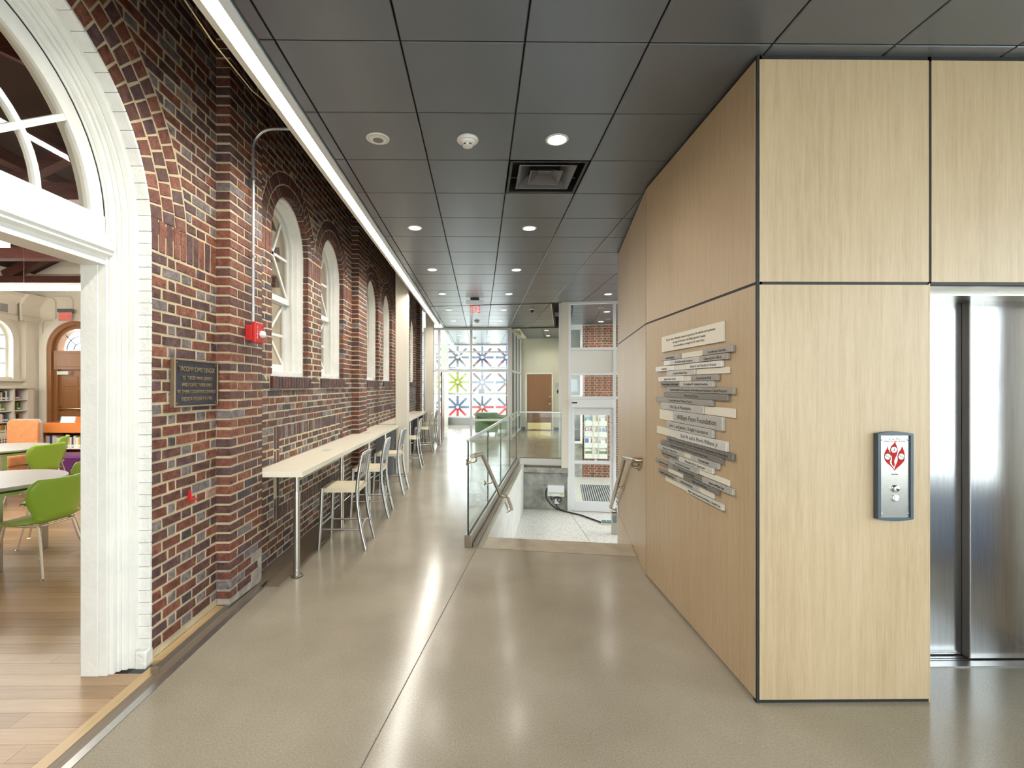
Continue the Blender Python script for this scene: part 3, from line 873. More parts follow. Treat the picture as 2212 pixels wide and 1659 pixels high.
# ---- elevator core clad in oak panels
core = thing('wall_core', 'oak veneered elevator core with black shadow joints', None, kind='structure')
YF, XS = 2.395, 1.400
body = [(XS + 0.03, YF + 0.03), (2.283, YF + 0.03), (2.283, 3.2), (3.42, 3.2), (3.42, YF + 0.03), (5.9, YF + 0.03), (5.9, 5.6), g2(1.60, 3.0), g2(1.60, 1.62), g2(-0.44, 1.62)]
MB().slab(body, [], PZ_, 0.0, CZ - 0.004).build('body', BLACK, core)
MB().box(2.2, 3.5, YF + 0.03, 3.2, 2.14, CZ - 0.004).build('body', BLACK, core)
MB().slab([g2(0.3, 1.62), g2(0.3, 3.0), g2(1.60, 3.0), g2(1.60, 1.62)], [], PZ_, LZ, 0.0).build('body', BLACK, core)
JZ = 2.1315
def panel(x0, x1, z0, z1): MB().box(x0, x1, YF, YF + 0.03, z0, z1).build('panel', OAK, core, bevel=0.0012)
panel(1.416, 2.283, 0.018, JZ - 0.007); panel(1.416, 2.283, JZ + 0.007, CZ - 0.022)
panel(2.297, 3.42, JZ + 0.007, CZ - 0.022); panel(3.432, 4.6, 0.018, JZ - 0.006); panel(3.432, 4.6, JZ + 0.006, CZ - 0.02)
panel(4.612, 5.9, 0.018, JZ - 0.006); panel(4.612, 5.9, JZ + 0.006, CZ - 0.02)
JB = MB().box(1.402, 5.9, YF + 0.004, YF + 0.031, JZ - 0.008, JZ + 0.008).build('shadow_joint', BLACK, core)
MB().box(1.402, 5.9, YF + 0.004, YF + 0.031, CZ - 0.024, CZ - 0.001).build('shadow_joint', BLACK, core)
MB().box(1.402, 2.283, YF + 0.006, YF + 0.031, 0.0, 0.019).build('shadow_joint', BLACK, core)
MB().box(2.281, 2.299, YF + 0.004, YF + 0.031, JZ, CZ - 0.002).build('shadow_joint', BLACK, core)
MB().box(1.403, 1.418, YF + 0.003, YF + 0.031, 0.0, CZ - 0.002).build('shadow_joint', BLACK, core)
MB().box(XS + 0.003, XS + 0.031, YF + 0.004, 3.998, JZ - 0.008, JZ + 0.008).build('shadow_joint', BLACK, core)
MB().box(XS + 0.003, XS + 0.031, YF + 0.004, 3.998, CZ - 0.022, CZ - 0.001).build('shadow_joint', BLACK, core)
for z0, z1 in ((JZ - 0.008, JZ + 0.008), (CZ - 0.022, CZ - 0.001)):
    MB().prism([(*g2(-0.447, 1.593), z0), (*g2(1.62, 1.593), z0), (*g2(1.62, 1.621), z0), (*g2(-0.447, 1.621), z0)], (0, 0, z1 - z0)).build('shadow_joint', BLACK, core)
for z0, z1 in ((0.018, JZ - 0.007), (JZ + 0.007, CZ - 0.020)):
    MB().box(XS, XS + 0.03, YF + 0.012, 3.996, z0, z1).build('panel', OAK, core, bevel=0.0012)
    a, b = g2(-0.447, 1.59), g2(1.62, 1.59); c_, d_ = g2(1.62, 1.62), g2(-0.447, 1.62)
    MB().prism([(p[0], p[1], z0 - (0.014 if z0 < 1 else 0)) for p in (a, b, c_, d_)], (0, 0, z1 - z0 + (0.014 if z0 < 1 else 0))).build('panel', OAK, core, bevel=0.0012)
    a, b = g2(1.625, 1.592), g2(1.625, 3.0); c_, d_ = g2(1.60, 3.0), g2(1.60, 1.592)
    MB().prism([(p[0], p[1], z0) for p in (a, b, c_, d_)], (0, 0, z1 - z0)).build('panel', OAK, core, bevel=0.0012)
MB().prism([(*g2(0.345, 1.59), LZ), (*g2(1.62, 1.59), LZ), (*g2(1.62, 1.62), LZ), (*g2(0.345, 1.62), LZ)], (0, 0, -LZ - 0.004)).build('panel', OAK, core)
MB().box(2.283, 2.289, YF, YF + 0.35, 0.0, JZ).build('opening_edge', OAK, core)
MB().box(3.412, 3.432, YF, YF + 0.20, 0.0, JZ).build('opening_edge', OAK, core)
# elevator doors
ed = thing('door_2', 'brushed stainless steel elevator doors', None, kind='structure')
MB().box(2.289, 3.42, YF + 0.02, YF + 0.17, JZ - 0.004, JZ + 0.012).build('soffit', ALUP, ed)
MB().box(2.289, 3.42, 2.555, 2.60, 2.10, JZ + 0.004).build('frame_head', STEEL, ed)
MB().box(2.289, 3.42, 2.60, 2.80, 2.105, 2.135).build('frame_head', STEEL, ed)
MB().box(2.289, 2.34, 2.60, 3.1, 0.0, 2.12).build('frame_jamb', STEEL, ed)
MB().box(3.36, 3.42, 2.555, 3.1, 0.0, 2.12).build('frame_jamb', STEEL, ed)
MB().box(2.34, 2.90, 2.80, 2.84, 0.012, 2.11).build('door_leaf', ELEV, ed, bevel=0.002)
MB().box(2.872, 3.36, 2.755, 2.792, 0.012, 2.11).build('door_leaf', ELEV, ed, bevel=0.002)
MB().box(2.866, 2.874, 2.757, 2.798, 0.012, 2.11).build('edge_guard', mat('edge_guard_brown', (0.16, 0.14, 0.125), 0.4, 0.5), ed)
MB().box(2.289, 3.42, 2.69, 2.86, -0.004, 0.006).build('sill', ALU, ed)
for y in (2.745, 2.765, 2.815): MB().box(2.289, 3.42, y, y + 0.006, 0.004, 0.0065).build('sill_groove', BLACK, ed)

# ---- enclosing walls behind and beside the camera
def glazed(name, label, x0, x1, y, z0, z1, nx, zs, place=None, fr=0.06, m=ALUF, dep=0.10):
    w = thing(name, label, None, kind='structure')
    P = place or (lambda x, yy, z: (x, yy, z))
    def bx(a, b, c, d, e_, f, nm, mt):
        q = [P(a, c, e_), P(b, c, e_), P(b, d, e_), P(a, d, e_)]
        MB().prism(q, (0, 0, f - e_)).build(nm, mt, w)
    xs = [x0 + (x1 - x0) * k / nx for k in range(nx + 1)] if isinstance(nx, int) else nx
    for x in xs: bx(x - fr / 2, x + fr / 2, y - dep / 2, y + dep / 2, z0, z1, 'mullion', m)
    for k in range(len(xs) - 1):
        for z in zs: bx(xs[k] + fr / 2, xs[k + 1] - fr / 2, y - dep / 2 + 0.005, y + dep / 2 - 0.005, z - fr / 2, z + fr / 2, 'transom', m)
        for j in range(len(zs) - 1):
            bx(xs[k] + fr / 2, xs[k + 1] - fr / 2, y - 0.004, y + 0.004, zs[j] + fr / 2, zs[j + 1] - fr / 2, 'pane', GLASS)
    return w
WALLP = mat('white_wall_paint', (0.74, 0.73, 0.70), 0.6)
glazed('window_7', 'tall entrance glazing behind the viewer', -1.6, 4.4, -2.8, 0.03, 3.1, 5, [0.06, 1.1, 2.2, 3.07])
MB().slab([(-2.3, 0.0), (-2.3, 4.62), (4.75, 4.62), (4.75, 0.0), (4.43, 0.0), (4.43, 3.1), (-1.63, 3.1), (-1.63, 0.0)], [], PY_, -2.9, -2.7).build('wall_back', WALLP, label='white wall around the entrance glazing', kind='structure')
MB().slab([(0, 0), (0, 0), (6.3, -1.2), (6.3, 3.3), (13.4, 3.3), (13.4, -1.2), (20.0, -1.2), (20.0, 4.62), (5.7, 4.62), (5.7, -1.2)][2:] , [], PX_, 6.0, 6.15).build('wall_right', WALLP, label='white outer wall on the elevator side', kind='structure')
MB().slab([(-2.3, -0.2), (-1.9, -0.2), (-1.9, 3.35), (1.32, 3.35), (1.32, -0.2), (6.2, -0.2), (6.2, 4.62), (-2.3, 4.62)], [], PY_, 19.6, 19.75).build('wall_front', WALLP, label='end wall around the sunroom window', kind='structure')
MB().box(-1.90, -1.88, -4.6, -1.0, 0, 4.62).build('wall_side', WALLP, label='white wall behind the viewer', kind='structure')
MB().box(-90, 90, -90, 90, -1.4, -1.21).build('ground', ASPH, label='pale paving outside the building', kind='structure')
MB().slab([(-2.9, -0.2), (2.7, -0.2), (2.7, 4.62), (-2.9, 4.62)], [[(-2.5, 0.7), (2.1, 0.7), (2.1, 3.15), (-2.5, 3.15)]], PX_, 4.6, 4.75).build('wall_lobby', mat('slate_blue_wall', (0.16, 0.20, 0.30), 0.5), label='blue grey lobby wall below the side window', kind='structure')
glazed('window_16', 'wide side window facing the elevator lobby', -2.5, 2.1, 4.66, 0.7, 3.15, 4, [0.73, 1.7, 3.12], place=lambda x, y, z: (y, x, z))
# hall and vestibule walls on the turned grid
hw = MB().box(-0.60, 1.0, 12.48, 12.6, 0.0, CZ + 0.05).build('wall_hall', HALLP, label='beige hall wall with the wooden door', kind='structure', **G2)
MB().box(0.90, 0.96, 5.30, 12.48, -1.0, 4.0).build('wall_hall_side', HALLP, label='beige side wall of the far hall', kind='structure', **G2)
bb = thing('baseboard_hall', 'dark slate vinyl base along the hall wall', None, kind='structure')
MB().box(-0.57, -0.40, 12.468, 12.482, 0.0, 0.11).build('base_strip', BASEB, bb, **G2)
MB().box(0.60, 0.90, 12.468, 12.482, 0.0, 0.11).build('base_strip', BASEB, bb, **G2)
hd = thing('door_3', 'reddish brown wooden door with a brass kick plate in the hall', None, kind='structure', loc=(*g2(12.476, -0.328), 0), rz=-AL)
MB().box(-0.085, -0.03, -0.02, 0.02, 0, 2.06).build('frame', PAINT, hd); MB().box(0.852, 0.905, -0.02, 0.02, 0, 2.06).build('frame', PAINT, hd); MB().box(-0.085, 0.905, -0.02, 0.02, 2.005, 2.06).build('frame', PAINT, hd)
MB().box(-0.03, 0.852, -0.008, 0.03, 0.012, 2.005).build('leaf', DOORW, hd)
MB().box(-0.01, 0.83, -0.012, -0.007, 0.03, 0.27).build('kick_plate', BRASS, hd)
MB().lathe([(0.03, 0), (0.03, 0.012), (0.012, 0.016), (0.012, 0.05), (0.02, 0.055)], (0.79, -0.008, 0.95), (0, -1, 0), 14).tube([(0.79, -0.06, 0.95), (0.70, -0.06, 0.945), (0.67, -0.058, 0.93)], 0.011, 8).build('lever_handle', BRASS, hd, smooth=True)
MB().lathe([(0.03, 0), (0.028, 0.02), (0.015, 0.024)], (0.79, -0.008, 1.2), (0, -1, 0), 14).build('deadbolt', BRASS, hd, smooth=True)

# ---- aluminium storefront beside the stairs (u = 5.15)
sf = thing('window_8', 'aluminium storefront glazing above the vestibule door', None, kind='structure', **G2)
us_ = 5.15
def sfb(v0, v1, z0, z1, nm, m=ALUF, y0=-0.05, y1=0.05, p=None, bev=0.0): return MB().box(v0, v1, us_ + y0, us_ + y1, z0, z1).build(nm, m, p or sf, bevel=bev)
sfb(0.875, 1.012, -0.06, CZ, 'post', COLP, -0.06, 0.10)
sfb(0.825, 0.873, -0.0, CZ, 'post', ALUF, 0.0, 0.09)
sfb(1.014, 1.068, LZ, CZ, 'mullion')
sfb(1.893, 1.95, LZ, CZ, 'mullion')
sfb(2.9, 2.95, LZ, CZ, 'mullion')
for z0, z1 in ((3.25, CZ), (2.318, 2.37), (1.815, 1.87), (1.335, 1.385)):
    sfb(1.069, 1.892, z0, z1, 'transom'); sfb(1.951, 2.9, z0, z1, 'transom')
sfb(1.069, 1.892, 1.872, 2.316, 'spandrel_panel', ALUP, -0.035, 0.02); sfb(1.951, 2.9, 1.872, 2.316, 'spandrel_panel', ALUP, -0.035, 0.02)
for z0, z1 in ((2.372, 3.248), (1.387, 1.813)):
    sfb(1.069, 1.892, z0, z1, 'pane', GLASS, -0.004, 0.004); sfb(1.951, 2.9, z0, z1, 'pane', GLASS, -0.004, 0.004)
sfb(1.951, 2.9, LZ, 1.333, 'pane', GLASS, -0.004, 0.004)
sfb(1.069, 1.892, 1.165, 1.333, 'operator_box', ALUF, -0.11, 0.05, bev=0.004)
nb = MB().box(1.085, 1.19, us_ - 0.114, us_ - 0.11, 1.25, 1.275).build('maker_badge', INK, sf)
vd = thing('door_4', 'white aluminium glass door at the foot of the stairs', None, kind='structure', **G2)
def vdb(v0, v1, z0, z1, nm, m=ALUF, y0=-0.03, y1=0.03): return MB().box(v0, v1, us_ + y0, us_ + y1, z0, z1).build(nm, m, vd)
vdb(1.072, 1.139, LZ + 0.012, 1.155, 'stile'); vdb(1.835, 1.89, LZ + 0.012, 1.155, 'stile')
vdb(1.141, 1.833, 1.015, 1.155, 'top_rail'); vdb(1.141, 1.833, 0.03, 0.092, 'middle_rail'); vdb(1.141, 1.833, LZ + 0.012, -0.725, 'bottom_rail')
vdb(1.141, 1.833, 0.094, 1.013, 'pane', GLASS, -0.004, 0.004); vdb(1.141, 1.833, -0.723, 0.028, 'pane', GLASS, -0.004, 0.004)
MB().tube([(1.86, us_ - 0.03, 0.15), (1.86, us_ - 0.08, 0.15), (1.86, us_ - 0.08, 0.85), (1.86, us_ - 0.03, 0.85)], 0.013, 8).build('pull_handle', ALU, vd, smooth=True)

# ---- vestibule: modern brick wall, white window, concrete dado
vb = MB().box(1.45, 4.6, 8.815, 9.0, LZ, CZ).build('wall_vestibule', MORTAR2, label='red brick wall with dark headers seen through the vestibule door', kind='structure', **G2)
vr = random.Random(21)
PV = lambda p, d: (p[0], d, p[1])
vrest = MB(); nvis = 0
for c in range(62):
    z0 = LZ + 0.006 + c * 0.0677; z1 = z0 + 0.0565
    if z1 > CZ: break
    v = 1.455 - (0.16 if c % 2 else 0.0); k = 0
    while v < 4.5:
        w = 0.203 if k % 2 == 0 else 0.098; head = k % 2 == 1
        a, b_ = max(v, 1.455), v + w; v += w + GAP; k += 1
        if b_ - a < 0.03: continue
        mi = 1 if (head and vr.random() < 0.8) or vr.random() < 0.08 else 0
        if b_ < 2.5 and nvis < 300 and (z0 < 0.0 or 1.3 < z0 < 1.9 or z0 > 2.3 or a > 2.05):
            q = MB(); brick_geo(q, [(a, z0), (b_, z0), (b_, z1), (a, z1)], 8.810, 0.03, jit, 0, PV, 1.0)
            q.build('brick', BM[mi], vb, fix=True); nvis += 1
        else: brick_geo(vrest, [(a, z0), (b_, z0), (b_, z1), (a, z1)], 8.810, 0.03, jit, mi, PV, 1.0)
vrest.build('brick', BM, vb, kind='stuff')
vc2 = MB().box(0.97, 1.44, 8.78, 9.0, LZ, 0.0).build('wall_vestibule_dado', CONC_W, label='low concrete wall left of the vestibule bricks', kind='structure', **G2)
vw = thing('window_11', 'white framed window beside the vestibule bricks', None, kind='structure', **G2)
for a, b_, z0, z1 in ((0.97, 1.02, 0.0, CZ), (1.385, 1.445, 0.0, CZ), (1.02, 1.385, 0.0, 0.07), (1.02, 1.385, 3.15, CZ), (1.02, 1.385, 1.25, 1.33)):
    MB().box(a, b_, 8.74, 8.82, z0, z1).build('frame', PAINT, vw)
MB().box(1.02, 1.385, 8.775, 8.785, 0.07, 1.25).build('pane', GLASS, vw); MB().box(1.02, 1.385, 8.775, 8.785, 1.33, 3.15).build('pane', GLASS, vw)
glazed('window_12', 'glazed outer doors of the vestibule', 6.3, 13.4, 6.02, -0.93, 3.3, 6, [-0.9, 1.2, 3.27], place=lambda x, y, z: (y, x, z))

# ---- glazed partition to the sunroom (y = 13.9)
pt = thing('window_9', 'aluminium framed glass partition with an open doorway to the sunroom', None, kind='structure')
def ptb(x0, x1, z0, z1, nm, m=ALUF, y0=13.86, y1=13.96): return MB().box(x0, x1, y0, y1, z0, z1).build(nm, m, pt)
for x0, x1 in ((-1.235, -1.165), (-0.295, -0.225), (0.80, 0.92), (-1.66, -1.60)): ptb(x0, x1, 0.0, CZ, 'mullion')
for x0, x1 in ((-1.165, -0.295), (-0.225, 0.80), (-1.60, -1.235)):
    ptb(x0, x1, CZ - 0.06, CZ, 'transom'); ptb(x0, x1, 2.0, 2.065, 'transom')
    ptb(x0, x1, 2.065, CZ - 0.06, 'pane', GLASS, 13.906, 13.914)
for x0, x1 in ((-0.225, 0.80), (-1.60, -1.235)):
    ptb(x0, x1, 0.56, 0.62, 'transom'); ptb(x0, x1, 0.0, 0.08, 'transom')
    ptb(x0, x1, 0.62, 2.0, 'pane', GLASS, 13.906, 13.914); ptb(x0, x1, 0.08, 0.56, 'pane', GLASS, 13.906, 13.914)
# side partition between sunroom and hall
sp = thing('window_10', 'narrow glazed partition between sunroom and hall', None, kind='structure', **G2)
DARKF = mat('dark_frame_edge', (0.03, 0.03, 0.035), 0.4)
for k in range(4):
    MB().box(-0.62, -0.56, 9.3 + k * 1.04, 9.36 + k * 1.04, 0.0, CZ).build('mullion', ALUF, sp)
    if k < 3:
        for z in (0.05, 0.58, 2.03, CZ - 0.03): MB().box(-0.615, -0.565, 9.36 + k * 1.04, 10.34 + k * 1.04, z - 0.03, z + 0.03).build('transom', ALUF, sp)
        for z0, z1 in ((0.08, 0.55), (0.61, 2.0), (2.06, CZ - 0.06)): MB().box(-0.594, -0.586, 9.36 + k * 1.04, 10.34 + k * 1.04, z0, z1).build('pane', GLASS, sp)
        MB().box(-0.60, -0.575, 9.80 + k * 1.04, 9.84 + k * 1.04, 0.1, CZ - 0.06).build('mullion', DARKF, sp)
# open wooden door leaf in the partition doorway
od = thing('door_5', 'open wooden door leaf seen edge on at the sunroom doorway', None, kind='structure')
MB().box(-1.16, -1.118, 13.98, 14.82, 0.01, 2.0).build('leaf', DOORW, od)
for z in (0.25, 1.0, 1.8): MB().box(-1.163, -1.15, 13.955, 13.985, z - 0.05, z + 0.05).build('hinge', STEEL, od)

# ---- sunroom outer window
glazed('window_13', 'large outer window of the sunroom facing the lattice screen', 0, 0, 19.55, 0.0, 3.3, [-1.86, -1.50, 1.29], [0.30, 1.28, 2.33, 2.98, 3.27], fr=0.07)
MB().box(-1.88, 1.3, 19.48, 19.60, 0.0, 0.27).build('wall_sunroom_low', mat('grey_sill_panel', (0.42, 0.42, 0.43), 0.6), label='grey low wall under the sunroom window', kind='structure')
MB().box(-1.58, -1.30, 19.20, 19.47, 0.0, CZ).build('column', ALUP, label='grey column standing in front of the sunroom window', cat='column', kind='structure')
glazed('window_14', 'side glazing of the sunroom beyond the brick wall', 14.95, 19.55, -1.86, 0.0, 3.3, 4, [0.05, 1.28, 2.33, 3.27], place=lambda x, y, z: (y, x, z))
# columns along the corridor
for x0, y0, lb in ((-1.54, 8.65, 'cream square column at the end of the near counter'), (-1.535, 13.36, 'cream square column beside the glass partition')):
    MB().box(x0, x0 + 0.22, y0, y0 + 0.22, 0.0, 4.6).build('column', COLP, label=lb, kind='structure', bevel=0.012)

# ---- reading room shell
lib = MB().slab([(-10.5, -1.0), (-1.89, -1.0), (-1.89, 2.66), (-2.215, 2.66), (-2.215, 11.3), (-10.5, 11.3)], [], PZ_, -0.20, -0.022).build('floor_library', mat('subfloor', (0.2, 0.14, 0.09), 0.8), label='oak board floor of the reading room', kind='structure')
pk = random.Random(9); prest = MB(); npk = 0
y = 1.0
while y < 11.1:
    x1 = -1.888 if y < 2.655 else -2.215
    x1s = x1
    x = x1 + pk.uniform(0, 1.2)
    while x > -10.4:
        ln = pk.uniform(1.0, 2.2); x0 = max(x - ln, -10.4); xe = min(x, x1s)
        x = x - ln
        if xe - x0 < 0.05: continue
        cs = [project(px, py, 0) for px in (x0, xe, (x0 + xe) / 2) for py in (y, y + 0.1)]
        seen = any(c and -20 < c[0] < 200 and c[1] < 1680 for c in cs)
        if seen and npk < 300:
            MB().box(x0 + 0.0008, xe - 0.0008, y + 0.0008, y + 0.1042, -0.02, 0.0).build('floor_board', PLANKM, lib); npk += 1
        else: prest.box(x0 + 0.0008, xe - 0.0008, y + 0.0008, y + 0.1042, -0.02, 0.0)
    y += 0.105
prest.build('floor_board', PLANKM, lib, kind='stuff')
# end wall with the arched wooden door (y = 11.2) and far side wall (x = -10.4) with an arched window
EX, EZ, ER = -9.417, 2.45, 0.66
MB().slab([(-10.5, 0.0), (EX - ER, 0.0)] + arch(EX, EZ, ER, 0)[1:-1] + [(EX + ER, 0.0), (-2.3, 0.0), (-2.3, 6.5), (-10.5, 6.5)], [], PY_, 11.2, 11.5).build('wall_library_end', PLASTER, label='cream end wall of the reading room with an arched door', kind='structure')
LWY, LWZ, LWR = 10.22, 2.60, 0.45
MB().slab([(-1.0, 0.0), (11.5, 0.0), (11.5, 4.2), (-1.0, 4.2)], [[(LWY - LWR, 1.80)] + arch(LWY, LWZ, LWR, 1.8)[1:-1] + [(LWY + LWR, 1.80)]] +
          [[(c - 0.45, 1.8)] + arch(c, LWZ, 0.45, 1.8)[1:-1] + [(c + 0.45, 1.8)] for c in (8.2, 6.2, 4.2, 2.2)], PX_, -10.7, -10.4).build('wall_library_far', PLASTER, label='cream far wall of the reading room with an arched window', kind='structure')
MB().box(-10.5, -2.3, -1.2, -1.0, 0, 6.5).build('wall_library_near', PLASTER, label='cream near wall of the reading room', kind='structure')
lr = thing('ceiling_library', 'dark timber roof of the reading room', None, kind='structure')
for (xa, za, xb, zb) in ((-10.7, 4.05, -6.35, 6.2), (-6.35, 6.2, -2.2, 4.3)):
    MB().prism([(xa, -1.2, za), (xb, -1.2, zb), (xb, -1.2, zb + 0.1), (xa, -1.2, za + 0.1)], (0, 12.7, 0)).build('boarding', DKCEIL, lr)
for yy in (5.6, 8.2, 10.4):
    MB().box(-10.4, -2.32, yy, yy + 0.20, 3.78, 3.98).build('tie_beam', DKWOOD, lr)
    MB().bar((-10.35, yy + 0.1, 4.0), (-6.35, yy + 0.1, 5.98), 0.18, 0.2).build('rafter', DKWOOD, lr); MB().bar((-2.4, yy + 0.1, 4.12), (-6.35, yy + 0.1, 5.98), 0.18, 0.2).build('rafter', DKWOOD, lr)
for xx in (-9.3, -7.9):
    zz = 4.05 + (xx + 10.7) / 4.35 * 2.15
    MB().prism([(xx, 3.0, zz - 0.18), (xx + 0.12, 3.0, zz - 0.14), (xx + 0.12, 3.0, zz + 0.05), (xx, 3.0, zz)], (0, 7.9, 0)).build('purlin', DKWOOD, lr)
# cornice, pilaster and sill mouldings on the far wall
tc = thing('trim_2', 'white moulded cornice and pilaster in the corner of the reading room', None, kind='structure')
cor = [(-10.4, 3.06), (-10.34, 3.06), (-10.33, 3.16), (-10.36, 3.2), (-10.36, 3.42), (-10.30, 3.48), (-10.26, 3.56), (-10.20, 3.60), (-10.19, 3.66), (-10.4, 3.66)]
MB().prism([(p[0], 6.0, p[1]) for p in cor], (0, 4.75, 0)).build('cornice', PLASTER2, tc)
MB().prism([(p[0] + 0.09, 10.75, p[1]) for p in cor], (0, 0.45, 0)).build('cornice_block', PLASTER2, tc)
MB().box(-10.4, -10.29, 10.88, 11.2, 0.0, 3.06).build('pilaster', PLASTER2, tc)
MB().box(-10.362, -10.352, 10.37, 10.53, 3.21, 3.39).build('wall_vent', mat('grey_grille', (0.35, 0.33, 0.32), 0.5), tc)
MB().box(-10.4, -10.28, 6.0, 10.86, 1.70, 1.76).build('window_board', PLASTER2, tc)
lw = thing('window_15', 'arched window with white frame above the bookcase', None, kind='structure', loc=(0, LWY, 0))
MB().band(arch(0, LWZ, LWR + 0.13, 1.76, 20), arch(0, LWZ, LWR - 0.01, 1.76, 20), PX_, -10.42, -10.36).build('casing', PLASTER2, lw, smooth=True)
MB().band(arch(0, LWZ, LWR, 1.80, 20), arch(0, LWZ, LWR - 0.05, 1.80, 20), PX_, -10.56, -10.5).build('sash', PAINT, lw, smooth=True)
for z in (2.10, 2.42, 2.72): MB().box(-10.55, -10.51, -LWR, LWR, z - 0.02, z + 0.02).build('glazing_bar', PAINT, lw)
for yy in (-0.18, 0.18): MB().box(-10.55, -10.51, yy - 0.012, yy + 0.012, 1.82, 2.95).build('glazing_bar', PAINT, lw)
MB().slab(arch(0, LWZ, LWR - 0.02, 1.81, 16), [], PX_, -10.535, -10.53).build('pane', GLASS, lw)
ad = thing('door_6', 'arched oak panel door with a fanlight in the reading room', None, kind='structure')
MB().band(arch(EX, EZ, ER + 0.16, 0.0, 26), arch(EX, EZ, ER - 0.005, 0.0, 26), PY_, 11.14, 11.22).build('casing', PLASTER2, ad, smooth=True)
MB().band(arch(EX, EZ, ER, 0.0, 26), arch(EX, EZ, ER - 0.10, 0.0, 26), PY_, 11.16, 11.40).build('frame', DOORL, ad, smooth=True)
MB().band(arch(EX, EZ, ER - 0.10, 0.0, 26), arch(EX, EZ, ER - 0.18, 0.0, 26), PY_, 11.24, 11.42).build('frame', DOORL, ad, smooth=True)
MB().box(EX - 0.52, EX + 0.52, 11.18, 11.34, 1.98, 2.42).build('transom_panel', DOORL, ad)
MB().box(EX - 0.46, EX + 0.46, 11.17, 11.19, 2.04, 2.36).build('raised_panel', DOORL, ad, bevel=0.008)
MB().box(EX - 0.50, EX + 0.50, 11.30, 11.35, 0.01, 1.98).build('leaf', DOORL, ad)
for x0 in (EX - 0.40, EX + 0.05):
    for z0, z1 in ((0.2, 0.85), (0.98, 1.5), (1.58, 1.82)): MB().box(x0, x0 + 0.35, 11.285, 11.31, z0, z1).build('raised_panel', DOORL, ad, bevel=0.01)
MB().tube([(EX - 0.45, 11.30, 1.12), (EX - 0.45, 11.22, 1.06), (EX + 0.45, 11.22, 1.06), (EX + 0.45, 11.30, 1.12)], 0.014, 8).build('push_bar', BRASS, ad, smooth=True)
MB().box(EX - 0.48, EX - 0.22, 11.22, 11.30, 1.86, 1.94).build('door_closer', WHITEP, ad)
for rr in (0.17, 0.33):
    MB().band([(EX + rr * math.cos(a * PI / 16), 2.44 + rr * math.sin(a * PI / 16)) for a in range(17)], [(EX + (rr - 0.014) * math.cos(a * PI / 16), 2.44 + (rr - 0.014) * math.sin(a * PI / 16)) for a in range(17)], PY_, 11.30, 11.32).build('fanlight_bar', DARKF, ad)
for a in (45, 90, 135): MB().bar((EX + 0.16 * math.cos(R(a)), 11.31, 2.44 + 0.16 * math.sin(R(a))), (EX + 0.48 * math.cos(R(a)), 11.31, 2.44 + 0.48 * math.sin(R(a))), 0.014, 0.014).build('fanlight_bar', DARKF, ad)
MB().slab([(EX + 0.48 * math.cos(a * PI / 16), 2.44 + 0.48 * math.sin(a * PI / 16)) for a in range(17)], [], PY_, 11.325, 11.33).build('pane', GLASS, ad)

# ================================================================== OBJECTS
# ---- long linear LED fixture beside the brick wall
ll = thing('linear_light', 'long white linear ceiling light running beside the brick wall', 'light', (0, 0, 0))
L0, L1 = -3.0, 13.02
MB().box(-1.243, -1.208, L0, L1, CZ - 0.012, CZ + 0.07).build('side_rail', mat('fixture_cream', (0.72, 0.68, 0.58), 0.4), ll)
MB().box(-1.134, -1.092, L0, L1, CZ - 0.012, CZ + 0.07).build('side_rail', mat('fixture_white', (0.74, 0.77, 0.80), 0.4), ll)
MB().box(-1.208, -1.134, L0, L1, CZ + 0.03, CZ + 0.07).build('housing', WHITEP, ll)
MB().box(-1.207, -1.135, L0, L1 - 0.03, CZ - 0.010, CZ + 0.0).build('lens', LED, ll)
MB().box(-1.243, -1.092, L1, L1 + 0.012, CZ - 0.014, CZ + 0.07).build('end_cap', WHITEP, ll)
for k in range(6): MB().box(-1.134, -1.092, 0.2 + 2.44 * k, 0.204 + 2.44 * k, CZ - 0.0128, CZ).build('housing_joint', WHITE_INK, ll)
for k in range(6):
    yy = 1.3 + 2.2 * k
    MB().tube([(-1.25, yy, CZ + 0.05), (-1.27, yy + 0.02, CZ + 0.05), (-1.27, yy + 0.06, CZ + 0.05), (-1.25, yy + 0.08, CZ + 0.05)], 0.006, 6).build('hanger_clip', STEEL, ll)
cb = [(-1.255, 1.6, CZ + 0.03), (-1.27, 1.9, CZ + 0.0), (-1.29, 2.3, CZ - 0.02), (-1.29, 2.7, CZ - 0.01), (-1.26, 3.0, CZ + 0.03)]
MB().tube(cb, 0.0035, 6).build('light_cable', mat('tan_cable', (0.42, 0.31, 0.17), 0.6), label='thin tan cable sagging beside the linear light', cat='cable', smooth=True)
